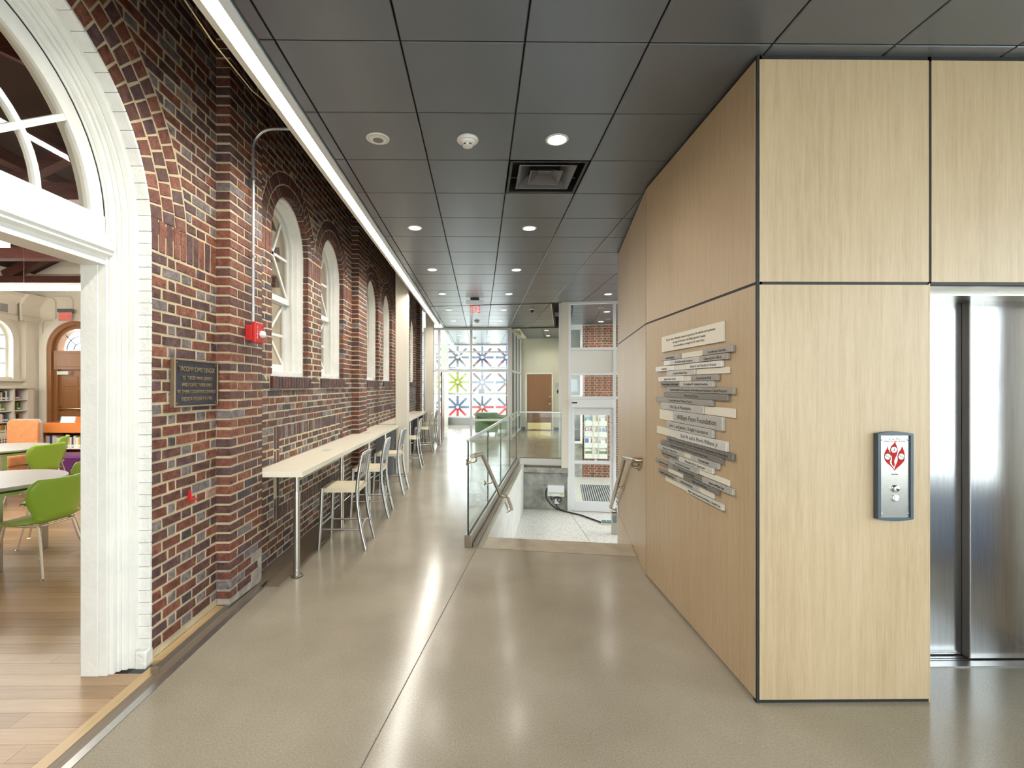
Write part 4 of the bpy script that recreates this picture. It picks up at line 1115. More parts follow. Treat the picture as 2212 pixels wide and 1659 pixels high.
# ---- recessed downlights
def downlight(x, y, lit=True, z=CZ, group='recessed downlights', label=''):
    t = thing('downlight', label, 'light', (x, y, z), group=group)
    MB().lathe([(0.078, 0.0), (0.078, -0.004), (0.064, -0.006), (0.062, -0.002)], (0, 0, 0), (0, 0, 1), 24).build('trim_ring', WHITEP, t, smooth=True)
    if lit:
        l = bpy.data.lights.new('downlight_beam', 'SPOT'); l.energy = SPOT_WATT * (2.6 if 'hall' in group else 1.6 if 'vest' in group else 1.0); l.color = (1.0, 0.94, 0.85); l.spot_size = R(158); l.spot_blend = 1.0; l.shadow_soft_size = 0.05
        lo = bpy.data.objects.new('downlight_beam', l); COL.objects.link(lo); lo.parent = t; lo.location = (0, 0, -0.012)
        MB().lathe([(0.060, -0.004), (0.060, -0.0065)], (0, 0, 0), (0, 0, 1), 24).build('lens', DOWN, t)
    else:
        MB().lathe([(0.060, -0.0062), (0.030, -0.0066)], (0, 0, 0), (0, 0, 1), 24).build('cone', WHITEP, t)
        MB().lathe([(0.036, -0.0067), (0.034, -0.0072)], (0.0, 0.012, 0), (0, 0, 1), 20).build('lamp', mat('unlit_lamp', (0.14, 0.14, 0.15), 0.2), t)
    return t
rows_y = [3.236, 5.065, 6.894, 8.723, 10.55, 12.38]
ordn = ['first', 'second', 'third', 'fourth', 'fifth', 'sixth']
for i, yy in enumerate(rows_y):
    downlight(-0.695, yy, i > 0, label='unlit white downlight nearest the linear light' if i == 0 else '%s round downlight in the row nearest the linear light' % ordn[i])
    downlight(0.524, yy, True, label='lit downlight in front of the square air diffuser' if i == 0 else '%s round downlight in the row above the stairs side' % ordn[i])
downlight(2.353, 6.894, label='added unseen downlight above the lower landing behind the oak core')  # added lamp, hidden by the core, to brighten the stairwell and storefront
downlight(2.353, 8.723, label='round downlight above the storefront past the oak core')
for k, (u, v) in enumerate(((10.0, 0.42), (11.6, 0.42))): downlight(*g2(u, v), label=('front', 'rear')[k] + ' downlight in the hall ceiling by the wooden door', group='hall downlights')
for k, (u, v) in enumerate(((6.5, 1.9), (8.2, 1.9), (7.3, 3.0))): downlight(*g2(u, v), label=('front', 'rear', 'side')[k] + ' added downlight lighting the vestibule behind the glass', group='vestibule downlights')  # lamps added to light the vestibule, not fittings known to be there
for k, (x, y_) in enumerate(((-0.7, 16.0), (0.3, 16.0), (-0.7, 18.0), (0.3, 18.0))): downlight(x, y_, label=('front left', 'front right', 'rear left', 'rear right')[k] + ' downlight in the sunroom ceiling', group='sunroom downlights')
# ---- smoke detectors
def smoke(x, y, label):
    t = thing('smoke_detector', label, 'smoke detector', (x, y, CZ), group='ceiling smoke detectors')
    MB().lathe([(0.072, 0.0), (0.074, -0.010), (0.066, -0.020)], (0, 0, 0), (0, 0, 1), 24).build('base', WHITEP, t, smooth=True)
    MB().lathe([(0.052, -0.020), (0.050, -0.034), (0.036, -0.040), (0.034, -0.052), (0.024, -0.056)], (0, 0, 0), (0, 0, 1), 20).build('head', WHITEP, t, smooth=True)
    for a in range(6):
        MB().box(0.036, 0.038, -0.008, 0.008, -0.049, -0.042).build('slot', INK, t, rz=a * PI / 3)
smoke(-0.085, 3.236, 'white smoke detector between the first two downlights')
smoke(-0.085, 12.38, 'small smoke detector far down the ceiling near the partition')
smoke(-0.2, 16.8, 'white smoke detector in the sunroom ceiling')
# ---- square air diffuser
df = thing('air_diffuser', 'square grey ceiling air diffuser with nested louvres', 'air diffuser', (0.522, 3.846, CZ))
GREYM = mat('diffuser_grey', (0.15, 0.155, 0.175), 0.45, 0.4)
def sqring(b, r0, z0, r1, z1, th=0.006):
    P = lambda r, z: [(-r, -r, z), (r, -r, z), (r, r, z), (-r, r, z)]
    A, Bq = P(r0, z0), P(r1, z1); A2, B2 = P(r0 - th, z0 + th), P(r1 - th, z1 + th)
    for k in range(4):
        j = (k + 1) % 4
        b.face([A[k], A[j], Bq[j], Bq[k]]); b.face([A2[k], A2[j], B2[j], B2[k]]); b.face([A[k], A[j], A2[j], A2[k]])
    return b
MB().box(-0.30, 0.30, -0.298, 0.298, 0.13, 0.14).box(-0.30, -0.295, -0.298, 0.298, 0.0, 0.13).box(0.295, 0.30, -0.298, 0.298, 0.0, 0.13).box(-0.30, 0.30, -0.298, -0.293, 0.0, 0.13).box(-0.30, 0.30, 0.293, 0.298, 0.0, 0.13).build('plenum_box', BLACK, df)
fr_ = MB(); fr_.band([(-0.30, -0.298), (0.30, -0.298), (0.30, 0.298), (-0.30, 0.298)], [(-0.275, -0.273), (0.275, -0.273), (0.275, 0.273), (-0.275, 0.273)], PZ_, 0.0, 0.012, closed=True).build('frame', mat('diffuser_dark', (0.04, 0.038, 0.038), 0.45, 0.4), df)
sqring(MB(), 0.205, 0.006, 0.13, 0.075).build('louvre', GREYM, df)
sqring(MB(), 0.222, 0.004, 0.205, 0.006).build('louvre_rim', GREYM, df)
sqring(MB(), 0.118, 0.004, 0.05, 0.060).build('louvre', GREYM, df)
sqring(MB(), 0.128, 0.003, 0.118, 0.004).build('louvre_rim', GREYM, df)
MB().box(-0.05, 0.05, -0.05, 0.05, 0.058, 0.062).build('core_plate', GREYM, df)
for s in (-1, 1): MB().box(-0.28, 0.28, s * 0.16 - 0.004, s * 0.16 + 0.004, 0.07, 0.08).build('support_bar', GREYM, df)
# ---- exit sign seen from behind
ex = thing('exit_sign', 'edge lit exit sign hanging in the corridor with red mirrored letters', 'exit sign', (-0.105, 9.22, CZ))
MB().box(-0.085, 0.085, -0.03, 0.03, -0.02, 0.0).build('canopy', RUBBER, ex)
MB().box(-0.168, 0.168, -0.03, 0.03, -0.112, -0.03).build('housing', ALU, ex, bevel=0.004)
MB().box(-0.05, 0.05, -0.02, 0.02, -0.03, -0.02).build('stem', RUBBER, ex)
MB().box(-0.16, 0.16, -0.003, 0.003, -0.32, -0.112).build('acrylic_panel', GLASS, ex)
text('EXIT', ex, EXITR, (0.0, 0.005, -0.215), '+y', 0.21, 0.215, 0.001)
# ---- dome camera
dc = thing('dome_camera', 'small white dome security camera under the far ceiling', 'security camera', (1.134, 10.414, CZ))
MB().lathe([(0.055, 0.0), (0.058, -0.02), (0.052, -0.035)], (0, 0, 0), (0, 0, 1), 20).build('housing', WHITEP, dc, smooth=True)
MB().lathe([(0.045, -0.035), (0.042, -0.058), (0.028, -0.076), (0.008, -0.084)], (0, 0, 0), (0, 0, 1), 18).build('dome', mat('smoked_dome', (0.02, 0.02, 0.025), 0.1), dc, smooth=True)
# ---- conduit, fire alarm
cd_ = thing('conduit', 'thin metal conduit rising from the fire alarm to the ceiling light', 'conduit', (-1.775, 3.735, 0))
pth = [(0, 0, 2.08), (0, 0, 3.46)] + [(0.16 - 0.16 * math.cos(a * PI / 16), 0, 3.46 + 0.16 * math.sin(a * PI / 16)) for a in range(1, 9)] + [(0.55, 0, 3.62)]
MB().tube(pth, 0.0115, 10).build('pipe', mat('galvanised', (0.62, 0.62, 0.62), 0.35, 0.85), cd_, smooth=True)
for z in (2.62, 3.22):
    MB().box(-0.022, 0.014, -0.016, 0.016, z - 0.009, z + 0.009).build('clamp', STEEL, cd_, bevel=0.002)
MB().lathe([(0.016, 0), (0.016, 0.03), (0.013, 0.034)], (0, 0, 2.075), n=12).build('coupling', STEEL, cd_, smooth=True)
fa = thing('fire_alarm', 'red fire alarm strobe with clear lens on the brick pier', 'fire alarm', (-1.80, 3.72, 2.02))
MB().box(0.002, 0.052, -0.065, 0.065, -0.062, 0.058).build('back_box', REDP, fa, bevel=0.004)
MB().box(0.052, 0.085, -0.068, 0.068, -0.082, 0.082).build('face_plate', REDP, fa, bevel=0.008)
MB().lathe([(0.026, 0.0), (0.030, 0.012), (0.024, 0.030), (0.008, 0.038)], (0.085, 0.018, -0.01), (1, 0, 0), 14).build('strobe_lens', mat('strobe_clear', (0.75, 0.75, 0.75), 0.1), fa, smooth=True)
for k, ch in enumerate('FIRE'): text(ch, fa, WHITE_INK, (0.0857, -0.04, 0.039 - 0.026 * k), '+x', 0.026, None, 0.0004)
for k in range(5): MB().box(0.085, 0.087, 0.042, 0.062, -0.05 + k * 0.024, -0.042 + k * 0.024).build('sounder_slot', mat('dark_red', (0.2, 0.01, 0.01), 0.5), fa)
for z in (-0.03, 0.02): MB().lathe([(0.011, 0), (0.011, 0.0015)], (0.027, -0.065, z), (0, -1, 0), 12).build('knockout', mat('knockout_red', (0.42, 0.02, 0.02), 0.4), fa)
# small red key bracket low on the bricks
rk = thing('wall_bracket', 'tiny red metal bracket low on the bricks by the doorway', 'bracket', (-1.895, 3.105, 0.895))
MB().box(0, 0.02, -0.006, 0.006, -0.03, 0.035).build('plate', REDP, rk); MB().box(0, 0.035, -0.004, 0.04, -0.034, -0.022).build('hook', REDP, rk)
# ---- bronze memorial plaque
pl = thing('memorial_plaque', 'dark bronze memorial plaque with raised letters on the brick wall', 'plaque', (-1.898, 3.172, 1.626))
pl.rotation_euler = (R(-0.6), 0, 0)
MB().box(0.0, 0.022, -0.238, 0.238, -0.148, 0.148).build('slab', BRONZE, pl)
MB().band([(-0.243, -0.153), (0.243, -0.153), (0.243, 0.153), (-0.243, 0.153)], [(-0.232, -0.142), (0.232, -0.142), (0.232, 0.142), (-0.232, 0.142)], PX_, 0.0, 0.030, closed=True).build('border', BRONZE_L, pl, bevel=0.002)
for tx, z, s, w in (('TACONY CIVIC LEAGUE', 0.088, 0.045, 0.40), ('TO THOSE WHO SERVED', 0.032, 0.033, 0.335), ('AND GAVE THEIR LIVES', -0.012, 0.033, 0.335), ("IN THEIR COUNTRY'S SERVICE", -0.056, 0.033, 0.42), ('DEDICATED JULY 4, 1945', -0.102, 0.033, 0.335)):
    text(tx, pl, BRONZE_L, (0.0245, 0, z), '+x', s, w, 0.003)
for a in (-1, 1):
    for b in (-1, 1): MB().lathe([(0.006, 0), (0.006, 0.003), (0.003, 0.005)], (0.022, a * 0.215, b * 0.128), (1, 0, 0), 8).build('bolt', BRONZE_L, pl)
# ---- counters with steel posts
def counter(name, label, ya, yb, posts, notch):
    t = thing(name, label, 'counter', (0, 0, 0), group='window counters')
    zt, zb = 0.893, 0.848
    xb, xf = -1.893, -1.478
    out = [(xb, ya), (xf, ya), (xf, yb), (xb, yb)]
    if notch:
        (n0, n1) = notch
        out = [(xb, ya), (xf, ya), (xf, yb), (xb, yb), (xb, n1 + 0.004), (XP + 0.005, n1 + 0.004), (XP + 0.005, n0 - 0.004), (xb, n0 - 0.004)]
    MB().slab(out, [], PZ_, zb, zt).build('top', SOLID, t, bevel=0.002)
    for yy in posts:
        leg = thing('post', None); leg.parent = t; leg.location = (-1.548, yy, 0)
        MB().lathe([(0.026, 0.012), (0.026, 0.66)], (0, 0, 0), n=14).build('tube', STEEL, leg, smooth=True)
        MB().lathe([(0.020, 0.66), (0.020, zb)], (0, 0, 0), n=14).build('inner_tube', STEEL, leg, smooth=True)
        MB().lathe([(0.029, 0.64), (0.029, 0.72)], (0, 0, 0), n=14).build('collar', STEEL, leg, smooth=True)
        MB().lathe([(0.05, 0.009), (0.05, 0.012), (0.030, 0.017), (0.030, 0.06), (0.028, 0.062)], (0, 0, 0), n=18).build('floor_flange', STEEL, leg, smooth=True)
    MB().box(xb + 0.005, xf - 0.07, yb - 0.03, yb - 0.012, 0.0, zb).build('end_panel', mat('counter_end_panel', (0.30, 0.32, 0.36), 0.5), t)
    for yy in [ya + 1.25 + 1.9 * k for k in range(int((yb - ya - 1.3) / 1.9) + 1)]:
        MB().box(-1.74, -1.66, yy, yy + 0.14, zt, zt + 0.002).build('outlet_cover', mat('grommet_grey', (0.62, 0.60, 0.56), 0.4), t)
    return t
counter('wall_counter', 'near cream counter fixed along the brick wall on steel posts', 3.962, 8.62, [4.03, 5.33, 6.62, 7.75], (7.074, 7.58))
counter('wall_counter', 'far cream counter on steel posts past the cream column', 8.90, 13.32, [9.2, 10.5, 11.8, 12.9], (10.704, 11.21))
# ---- aluminium counter stools
def make_stool():
    t = thing('counter_stool', '', 'stool', group='aluminium counter stools')
    hw = 0.185
    nseat = MB()
    nx, ny = 8, 8
    for layer in (0, 1):
        for i in range(nx + 1):
            for j in range(ny + 1):
                x = -0.20 + 0.36 * i / nx; yy = -0.19 + 0.38 * j / ny
                dip = -0.012 * (1 - ((x + 0.02) / 0.2) ** 2) * (1 - (yy / 0.2) ** 2) * 1.4 + (0.008 * (1 - abs(yy) / 0.1) if abs(yy) < 0.1 and x < -0.02 else 0)
                rimd = -0.008 if i in (0, nx) or j in (0, ny) else 0
                nseat.v.append((x, yy, 0.612 + dip + rimd if layer == 0 else 0.562))
    st = (nx + 1) * (ny + 1)
    for i in range(nx):
        for j in range(ny):
            a = i * (ny + 1) + j
            nseat.f.append((a, a + 1, a + ny + 2, a + ny + 1)); nseat.f.append((st + a, st + a + ny + 1, st + a + ny + 2, st + a + 1))
    for i in range(nx):
        for j in (0, ny):
            a = i * (ny + 1) + j; nseat.f.append((a, a + ny + 1, st + a + ny + 1, st + a))
    for j in range(ny):
        for i in (0, nx):
            a = i * (ny + 1) + j; nseat.f.append((a, a + 1, st + a + 1, st + a))
    nseat.m = [0] * len(nseat.f)
    nseat.build('seat', SEATM, t, smooth=True)
    for s in (-1, 1):
        MB().tube([(-0.225, s * 0.19, 0.0), (-0.208, s * 0.182, 0.30), (-0.196, s * 0.178, 0.60)], [0.017, 0.0185, 0.0195], 10).build('leg', ALU, t, smooth=True)
        # rear leg and back post are one bent tube
        p = [(0.235, s * 0.19, 0.0), (0.195, s * 0.186, 0.16), (0.165, s * 0.182, 0.32), (0.148, s * 0.180, 0.46), (0.145, s * 0.179, 0.58), (0.155, s * 0.178, 0.70), (0.178, s * 0.177, 0.84), (0.186, s * 0.174, 0.89)]
        MB().tube(p, [0.018] * 8, 10).build('leg', ALU, t, smooth=True)
        MB().tube([(-0.212, s * 0.183, 0.20), (0.187, s * 0.186, 0.20)], 0.010, 8).build('side_stretcher', ALU, t, smooth=True)
    arc = [(0.186, -0.174, 0.89), (0.192, -0.165, 0.918), (0.198, -0.135, 0.935), (0.206, -0.06, 0.941), (0.208, 0, 0.942), (0.206, 0.06, 0.941), (0.198, 0.135, 0.935), (0.192, 0.165, 0.918), (0.186, 0.174, 0.89)]
    MB().tube(arc, 0.016, 10).build('top_rail', ALU, t, smooth=True)
    MB().tube([(0.153, -0.178, 0.70), (0.165, -0.09, 0.705), (0.168, 0, 0.706), (0.165, 0.09, 0.705), (0.153, 0.178, 0.70)], 0.012, 8).build('lower_rail', ALU, t, smooth=True)
    for yy in (-0.085, 0.0, 0.085):
        MB().bar((0.166, yy, 0.70), (0.204, yy, 0.935), 0.026, 0.008, up=(1, 0, 0)).build('back_slat', ALU, t)
    MB().tube([(-0.214, -0.184, 0.235), (-0.214, 0.184, 0.235)], 0.010, 8).build('front_stretcher', ALU, t, smooth=True)
    MB().tube([(0.190, -0.186, 0.19), (0.182, -0.10, 0.225), (0.178, 0, 0.238), (0.182, 0.10, 0.225), (0.190, 0.186, 0.19)], 0.011, 8).build('rear_stretcher', ALU, t, smooth=True)
    return t
stool = make_stool()
slab_ = ['nearest aluminium stool at the near counter', 'middle aluminium stool at the near counter', 'aluminium stool right in front of the cream column', 'first aluminium stool past the cream column', 'second aluminium stool past the cream column', 'farthest aluminium stool beside the glass partition']
for i, (x, y_) in enumerate(((-1.355, 4.86), (-1.355, 5.975), (-1.355, 7.225), (-1.37, 9.42), (-1.365, 11.5), (-1.355, 12.85))):
    o = stool if i == 0 else copy_tree(stool)
    o.location = (x, y_, 0); o.rotation_euler = (0, 0, R((0, 2, -2, 1, 3, -2)[i])); o['label'] = slab_[i]

# ---- glass guard rail around the stairwell
def rail_run(name, label, a, b, npan, near_edge):
    t = thing(name, label, 'railing', **G2)
    A, Bp = Vector(a), Vector(b); d = (Bp - A); L = d.length; d.normalize(); n = Vector((-d.y, d.x))
    def seg(s0, s1, w, z0, z1, nm, m, off=0.0, bev=0.0):
        p, q = A + d * s0 + n * off, A + d * s1 + n * off
        pts = [(*(p - n * w / 2), z0), (*(q - n * w / 2), z0), (*(q + n * w / 2), z0), (*(p + n * w / 2), z0)]
        return MB().prism(pts, (0, 0, z1 - z0)).build(nm, m, t, bevel=bev)
    seg(0, L, 0.075, 0.0, 0.125, 'base_shoe', DSTEEL, bev=0.004)
    seg(0, L, 0.034, 1.048, 1.078, 'top_cap', ALU, bev=0.006)
    for k in range(npan):
        s0 = L * k / npan + (0.004 if k or not near_edge else 0.0); s1 = L * (k + 1) / npan - 0.004
        seg(s0, s1, 0.014, 0.125, 1.05, 'glass_panel', GLASSR)
        seg(s1 - 0.001, s1 + 0.001, 0.014, 0.125, 1.05, 'panel_edge', GEDGE)
    seg(0.0, L, 0.02, 0.122, 0.128, 'gasket', RUBBER)
    if near_edge: seg(-0.003, 0.0, 0.016, 0.125, 1.05, 'panel_edge', GEDGE)
    return t
rail_run('glass_railing', 'long glass guard rail beside the corridor above the stairs', (-0.03, 0.0), (-0.03, 5.10), 4, True)
rail_run('glass_railing', 'short glass guard rail across the far end of the stairwell', (0.02, 5.14), (0.872, 5.14), 1, False)
rb = MB().box(0.012, 0.05, 0.02, 5.10, -0.02, 0.03).build('rail_curb_cap', DSTEEL, label='stainless steel edge strip beside the glass rail base', cat='edge strip', bevel=0.003, **G2)
MB().box(0.05, 0.87, 5.085, 5.10, -0.01, 0.12).build('kick_plate', STEEL, label='stainless steel plate under the short far glass rail', cat='plate', **G2)
# ---- handrails
def handrail(label, path, brackets, wall_v):
    t = thing('handrail', label, 'handrail', group='stair handrails', **G2)
    rnd_ = []
    for k, p in enumerate(path):
        if k in (0, len(path) - 1): rnd_.append(p); continue
        a, c = Vector(path[k - 1]), Vector(path[k + 1]); q = Vector(p)
        for f in (0.03, 0.012): rnd_.append(tuple(q + (a - q).normalized() * f))
        for f in (0.012, 0.03): rnd_.append(tuple(q + (c - q).normalized() * f))
    MB().tube(rnd_, 0.0235, 14).build('pipe', BRONZE_ST, t, smooth=True)
    for (v, u, z, *ww) in brackets:
        wall_v = ww[0] if ww else wall_v
        s = 1 if wall_v > v else -1
        bk = MB().tube([(v, u, z - 0.018), (v, u, z - 0.055), (v + s * 0.02, u, z - 0.07), (wall_v - s * 0.012, u, z - 0.072)], 0.008, 8)
        bk.lathe([(0.032, 0.0), (0.030, 0.008), (0.014, 0.02), (0.010, 0.045)], (wall_v, u, z - 0.072), (-s, 0, 0), 14)
        bk.build('bracket', BRONZE_ST, t, smooth=True)
handrail('bronze toned handrail on the glass side of the stairs', [(0.075, -0.33, 0.96), (0.075, 0.20, 0.91), (0.075, 1.70, 0.13), (0.165, 1.72, 0.12), (0.165, 2.30, -0.20)], [(0.075, -0.12, 0.94), (0.075, 0.95, 0.52), (0.165, 2.15, -0.12, 0.112)], -0.022)
handrail('bronze toned handrail on the oak wall of the stairs', [(1.588, -0.27, 0.95), (1.525, -0.27, 0.95), (1.525, 0.42, 0.87), (1.525, 1.80, 0.01)], [(1.525, -0.1, 0.93), (1.525, 1.0, 0.51), (1.525, 1.70, 0.075)], 1.588)
# ---- donor sign on the oak wall
ds = thing('donor_sign', 'donor recognition sign of stacked metal nameplates on the oak wall', 'sign', (XS, 0, 0))
def plate(yl, yr, z0, z1, m, th, tx=None, size=None, dark=INK, wf=0.80, name='nameplate'):
    o = MB().box(-th, -0.001, yr + 0.0006, yl - 0.0006, z0, z1).build(name, PLQ[m], ds, bevel=0.0012)
    if tx: text(tx, o, dark, (-th - 0.0003, (yl + yr) / 2, (z0 + z1) / 2 - 0.002), '-x', size or (z1 - z0) * 0.62, (yl - yr) * wf, 0.0003)
    return o
h = MB().box(-0.014, -0.001, 2.697, 3.619, 1.864, 1.980).build('header_plate', PLQ['c'], ds, bevel=0.0012)
for tx, z, w in (('The Free Library of Philadelphia celebrates the generosity of the individuals and organizations', 1.947, 0.74), ('who supported this phase of the Building Inspiration Campaign.', 1.921, 0.50), ('Your vision enables us to reimagine the 21st Century Library.', 1.895, 0.47)):
    text(tx, h, INK, (-0.0143, 3.158, z), '-x', 0.022, w, 0.0003)
ROWS = [
 (1.798, 1.833, 3.615, [(3.272, 'g', 'Jonathan and Judy Stein', .45), (2.939, 'c', None, 0), (2.590, 'g', 'Councilwoman Cindy Bass', .62)]),
 (1.760, 1.795, 3.558, [(3.445, 'w', None, 0), (2.988, 's', 'The Stealer Family Foundation', .62), (2.641, 'g', 'Cindy and John Affleck', .62)]),
 (1.720, 1.756, 3.727, [(3.382, 'w', 'Anonymous', .3), (3.172, 'c', None, 0), (2.706, 'w', 'Barbara B. and Theodore R. Aronson', .74)]),
 (1.681, 1.717, 3.505, [(3.044, 's', 'Councilman Bobby Henon', .5), (2.641, 'c', None, 0)]),
 (1.642, 1.678, 3.672, [(3.222, 'w', 'Janet and Jim Averill', .46), (3.102, 'c', None, 0), (2.751, 'g', 'Teri and James Moll', .55)]),
 (1.603, 1.639, 3.615, [(3.277, 'd', 'The Lomax Companies and Family Foundation', .86), (2.806, 's', 'The Hamilton W. Goldsmith Foundation', .74)]),
 (1.565, 1.600, 3.505, [(2.580, 'g', 'Commonwealth of Pennsylvania, Redevelopment Assistance Capital Program', .86)]),
 (1.527, 1.562, 3.561, [(2.641, 'd', 'Patricia Kind', .22)]),
 (1.488, 1.524, 3.727, [(2.817, 'g', 'Councilwoman Marian Tasco', .42)]),
 (1.434, 1.485, 3.618, [(2.932, 's', 'The City of Philadelphia', .5), (2.581, 'c', None, 0)]),
 (1.353, 1.431, 3.671, [(3.391, 'c', None, 0), (2.697, 's', 'William Penn Foundation', .8)]),
 (1.298, 1.350, 3.509, [(2.811, 's', 'John S. and James L. Knight Foundation', .84)]),
 (1.239, 1.295, 3.726, [(3.346, 'c', None, 0), (2.654, 'w', 'Ruth W. and A. Morris Williams, Jr.', .74)]),
 (1.201, 1.236, 3.509, [(2.588, 'd', 'Office of Commonwealth Libraries, Pennsylvania Department of Education,', .9)]),
 (1.163, 1.198, 3.618, [(2.701, 'd', 'Keystone Recreation, Park and Conservation Fund', .62)]),
 (1.124, 1.160, 3.675, [(3.224, 's', 'Martha and E. Walter Morris', .56), (3.104, 'c', None, 0), (2.749, 's', 'The Sheridan Family', .38)]),
 (1.085, 1.121, 3.618, [(3.287, 'g', 'Emilie and Frank and Patricia Mather', .8), (2.815, 'w', 'Philadelphia Water Department', .6)]),
 (1.048, 1.082, 3.457, [(3.004, 's', 'The Patchwork Foundation', .52), (2.643, 'c', None, 0)]),
 (1.010, 1.045, 3.726, [(3.400, 'g', 'Leslie and Don Freeman', .5), (2.944, 'd', 'John and Genevieve McGinn', .55), (2.588, 's', 'Jeannette and Michael Grant', .5)]),
 (0.974, 1.007, 3.499, [(3.219, 'c', None, 0), (2.749, 'd', 'Debbie and Michael Levy', .42)]),
 (0.936, 0.971, 3.675, [(3.334, 'g', 'Margaret E. Lundin Charitable Trust', .75), (3.001, 's', 'Amanda and James Moody', .55), (2.815, 'c', None, 0)]),
 (0.898, 0.933, 3.559, [(3.164, 'c', None, 0), (2.697, 'w', 'William E. Simon, Trustee of the Louis Fleisher, Jr. Charitable Trust', .9)])]
tr = random.Random(2)
for z0, z1, yl, ps in ROWS:
    for (yr, m, tx, wf) in ps:
        plate(yl, yr, z0, z1, m, 0.010 if m == 'c' else 0.020, tx, None, INK, wf); yl = yr
# ---- elevator call panel
cp = thing('call_panel', 'elevator call panel with fire warning and button on oak', 'control panel', (2.0875, YF, 1.155))
fr = [(-0.090, -0.215)] + [(-0.090 + 0.18 * k / 10, -0.215 - 0.010 * math.sin(PI * k / 10)) for k in range(1, 10)] + [(0.090, -0.215), (0.090, 0.215)] + [(0.090 - 0.18 * k / 10, 0.215 + 0.010 * math.sin(PI * k / 10)) for k in range(1, 10)] + [(-0.090, 0.215)]
MB().slab(fr, [[(-0.075, -0.206), (0.075, -0.206), (0.075, 0.206), (-0.075, 0.206)]], PY_, -0.030, -0.001).build('surround', mat('slate_blue_frame', (0.06, 0.085, 0.115), 0.4), cp, bevel=0.003)
MB().box(-0.075, 0.075, -0.022, -0.001, -0.206, 0.206).build('face_plate', STEEL, cp)
text('In Case Of Fire', cp, INK, (0, -0.0226, 0.188), '-y', 0.010, 0.058, 0.0003)
text('Elevators Are Out Of Service', cp, INK, (0, -0.0226, 0.177), '-y', 0.010, 0.112, 0.0003)
text('Use Exit', cp, INK, (0, -0.0226, 0.010), '-y', 0.010, 0.032, 0.0003)
FL = mat('flame_red', (0.42, 0.035, 0.03), 0.9, spec=0.0)
sc_ = 0.15 / 415.0                       # crop units to metres on the plate
def fl(pts): return [((x - 568) * sc_, -(y - 860) * sc_ + 0.0) for x, y in pts]
F0 = fl([(575, 365), (560, 400), (515, 445), (502, 495), (512, 545), (530, 585), (532, 625), (525, 665), (535, 700), (560, 730), (570, 695), (560, 650), (575, 610), (600, 560), (612, 505), (605, 455), (585, 410)])
F1 = fl([(472, 440), (455, 480), (428, 530), (418, 585), (430, 635), (465, 680), (510, 715), (545, 750), (568, 785), (560, 755), (530, 715), (505, 685), (502, 650), (518, 610), (520, 560), (500, 520), (478, 480)])
F2 = fl([(672, 440), (660, 480), (625, 525), (608, 580), (612, 640), (590, 690), (572, 735), (566, 785), (600, 745), (650, 705), (700, 650), (714, 590), (705, 530), (690, 480)])
for f in (F0, F1, F2):
    f = [(p[0], p[1]) for p in f]
    c_ = (sum(p[0] for p in f) / len(f), sum(p[1] for p in f) / len(f))
    MB().slab(f, [], PY_, -0.0226, -0.0218).build('flame_print', FL, cp)
for cx, cy in ((557, 490), (468, 585), (660, 585)):
    (x, z), = fl([(cx, cy)])
    MB().lathe([(0.0165, 0), (0.0165, 0.0010)], (x, -0.0219, z), (0, -1, 0), 20).build('pictogram_rim', INK, cp)
    MB().lathe([(0.0150, 0), (0.0150, 0.0014)], (x, -0.0219, z), (0, -1, 0), 20).build('pictogram_disc', WHITE_INK, cp)
    if cx == 557:
        for a, b in (((0.0, 0.009), (0.001, 0.004)), ((0.0, 0.005), (0.004, 0.0)), ((0.004, 0.0), (-0.003, -0.004)), ((0.004, 0.0), (0.006, -0.006)), ((-0.003, -0.004), (-0.006, -0.009))):
            MB().bar((x + a[0], -0.0237, z + a[1]), (x + b[0], -0.0237, z + b[1]), 0.002, 0.0006, up=(0, 1, 0)).build('pictogram_mark', INK, cp)
    else:
        MB().bar((x - 0.0135, -0.0237, z + 0.006), (x + 0.0135, -0.0237, z - 0.006), 0.002, 0.0006, up=(0, 1, 0)).build('pictogram_mark', INK, cp)
        for zz in (0.006, -0.006): MB().box(x - 0.006, x + 0.006, -0.0236, -0.0230, z + zz - 0.001, z + zz + 0.001).build('pictogram_mark', mat('grey_ink', (0.4, 0.4, 0.4), 0.5), cp)
MB().lathe([(0.0195, 0), (0.0195, 0.004), (0.015, 0.008), (0.014, 0.012), (0.006, 0.014)], (0.002, -0.022, -0.062), (0, -1, 0), 24).build('key_switch', CHROME, cp, smooth=True)
MB().box(-0.001, 0.004, -0.0368, -0.0355, -0.068, -0.057).build('key_slot', INK, cp)
MB().lathe([(0.0175, 0), (0.017, 0.006), (0.0145, 0.007)], (0.002, -0.022, -0.110), (0, -1, 0), 24).build('button_bezel', CHROME, cp, smooth=True)
MB().lathe([(0.0125, 0.006), (0.012, 0.010)], (0.002, -0.022, -0.110), (0, -1, 0), 20).build('call_button', WHITEP, cp)
for a in (-1, 1):
    for z in (0.184, -0.187): MB().lathe([(0.005, 0), (0.004, 0.003), (0.001, 0.004)], (a * 0.066, -0.022, z), (0, -1, 0), 10).build('screw', STEEL, cp)
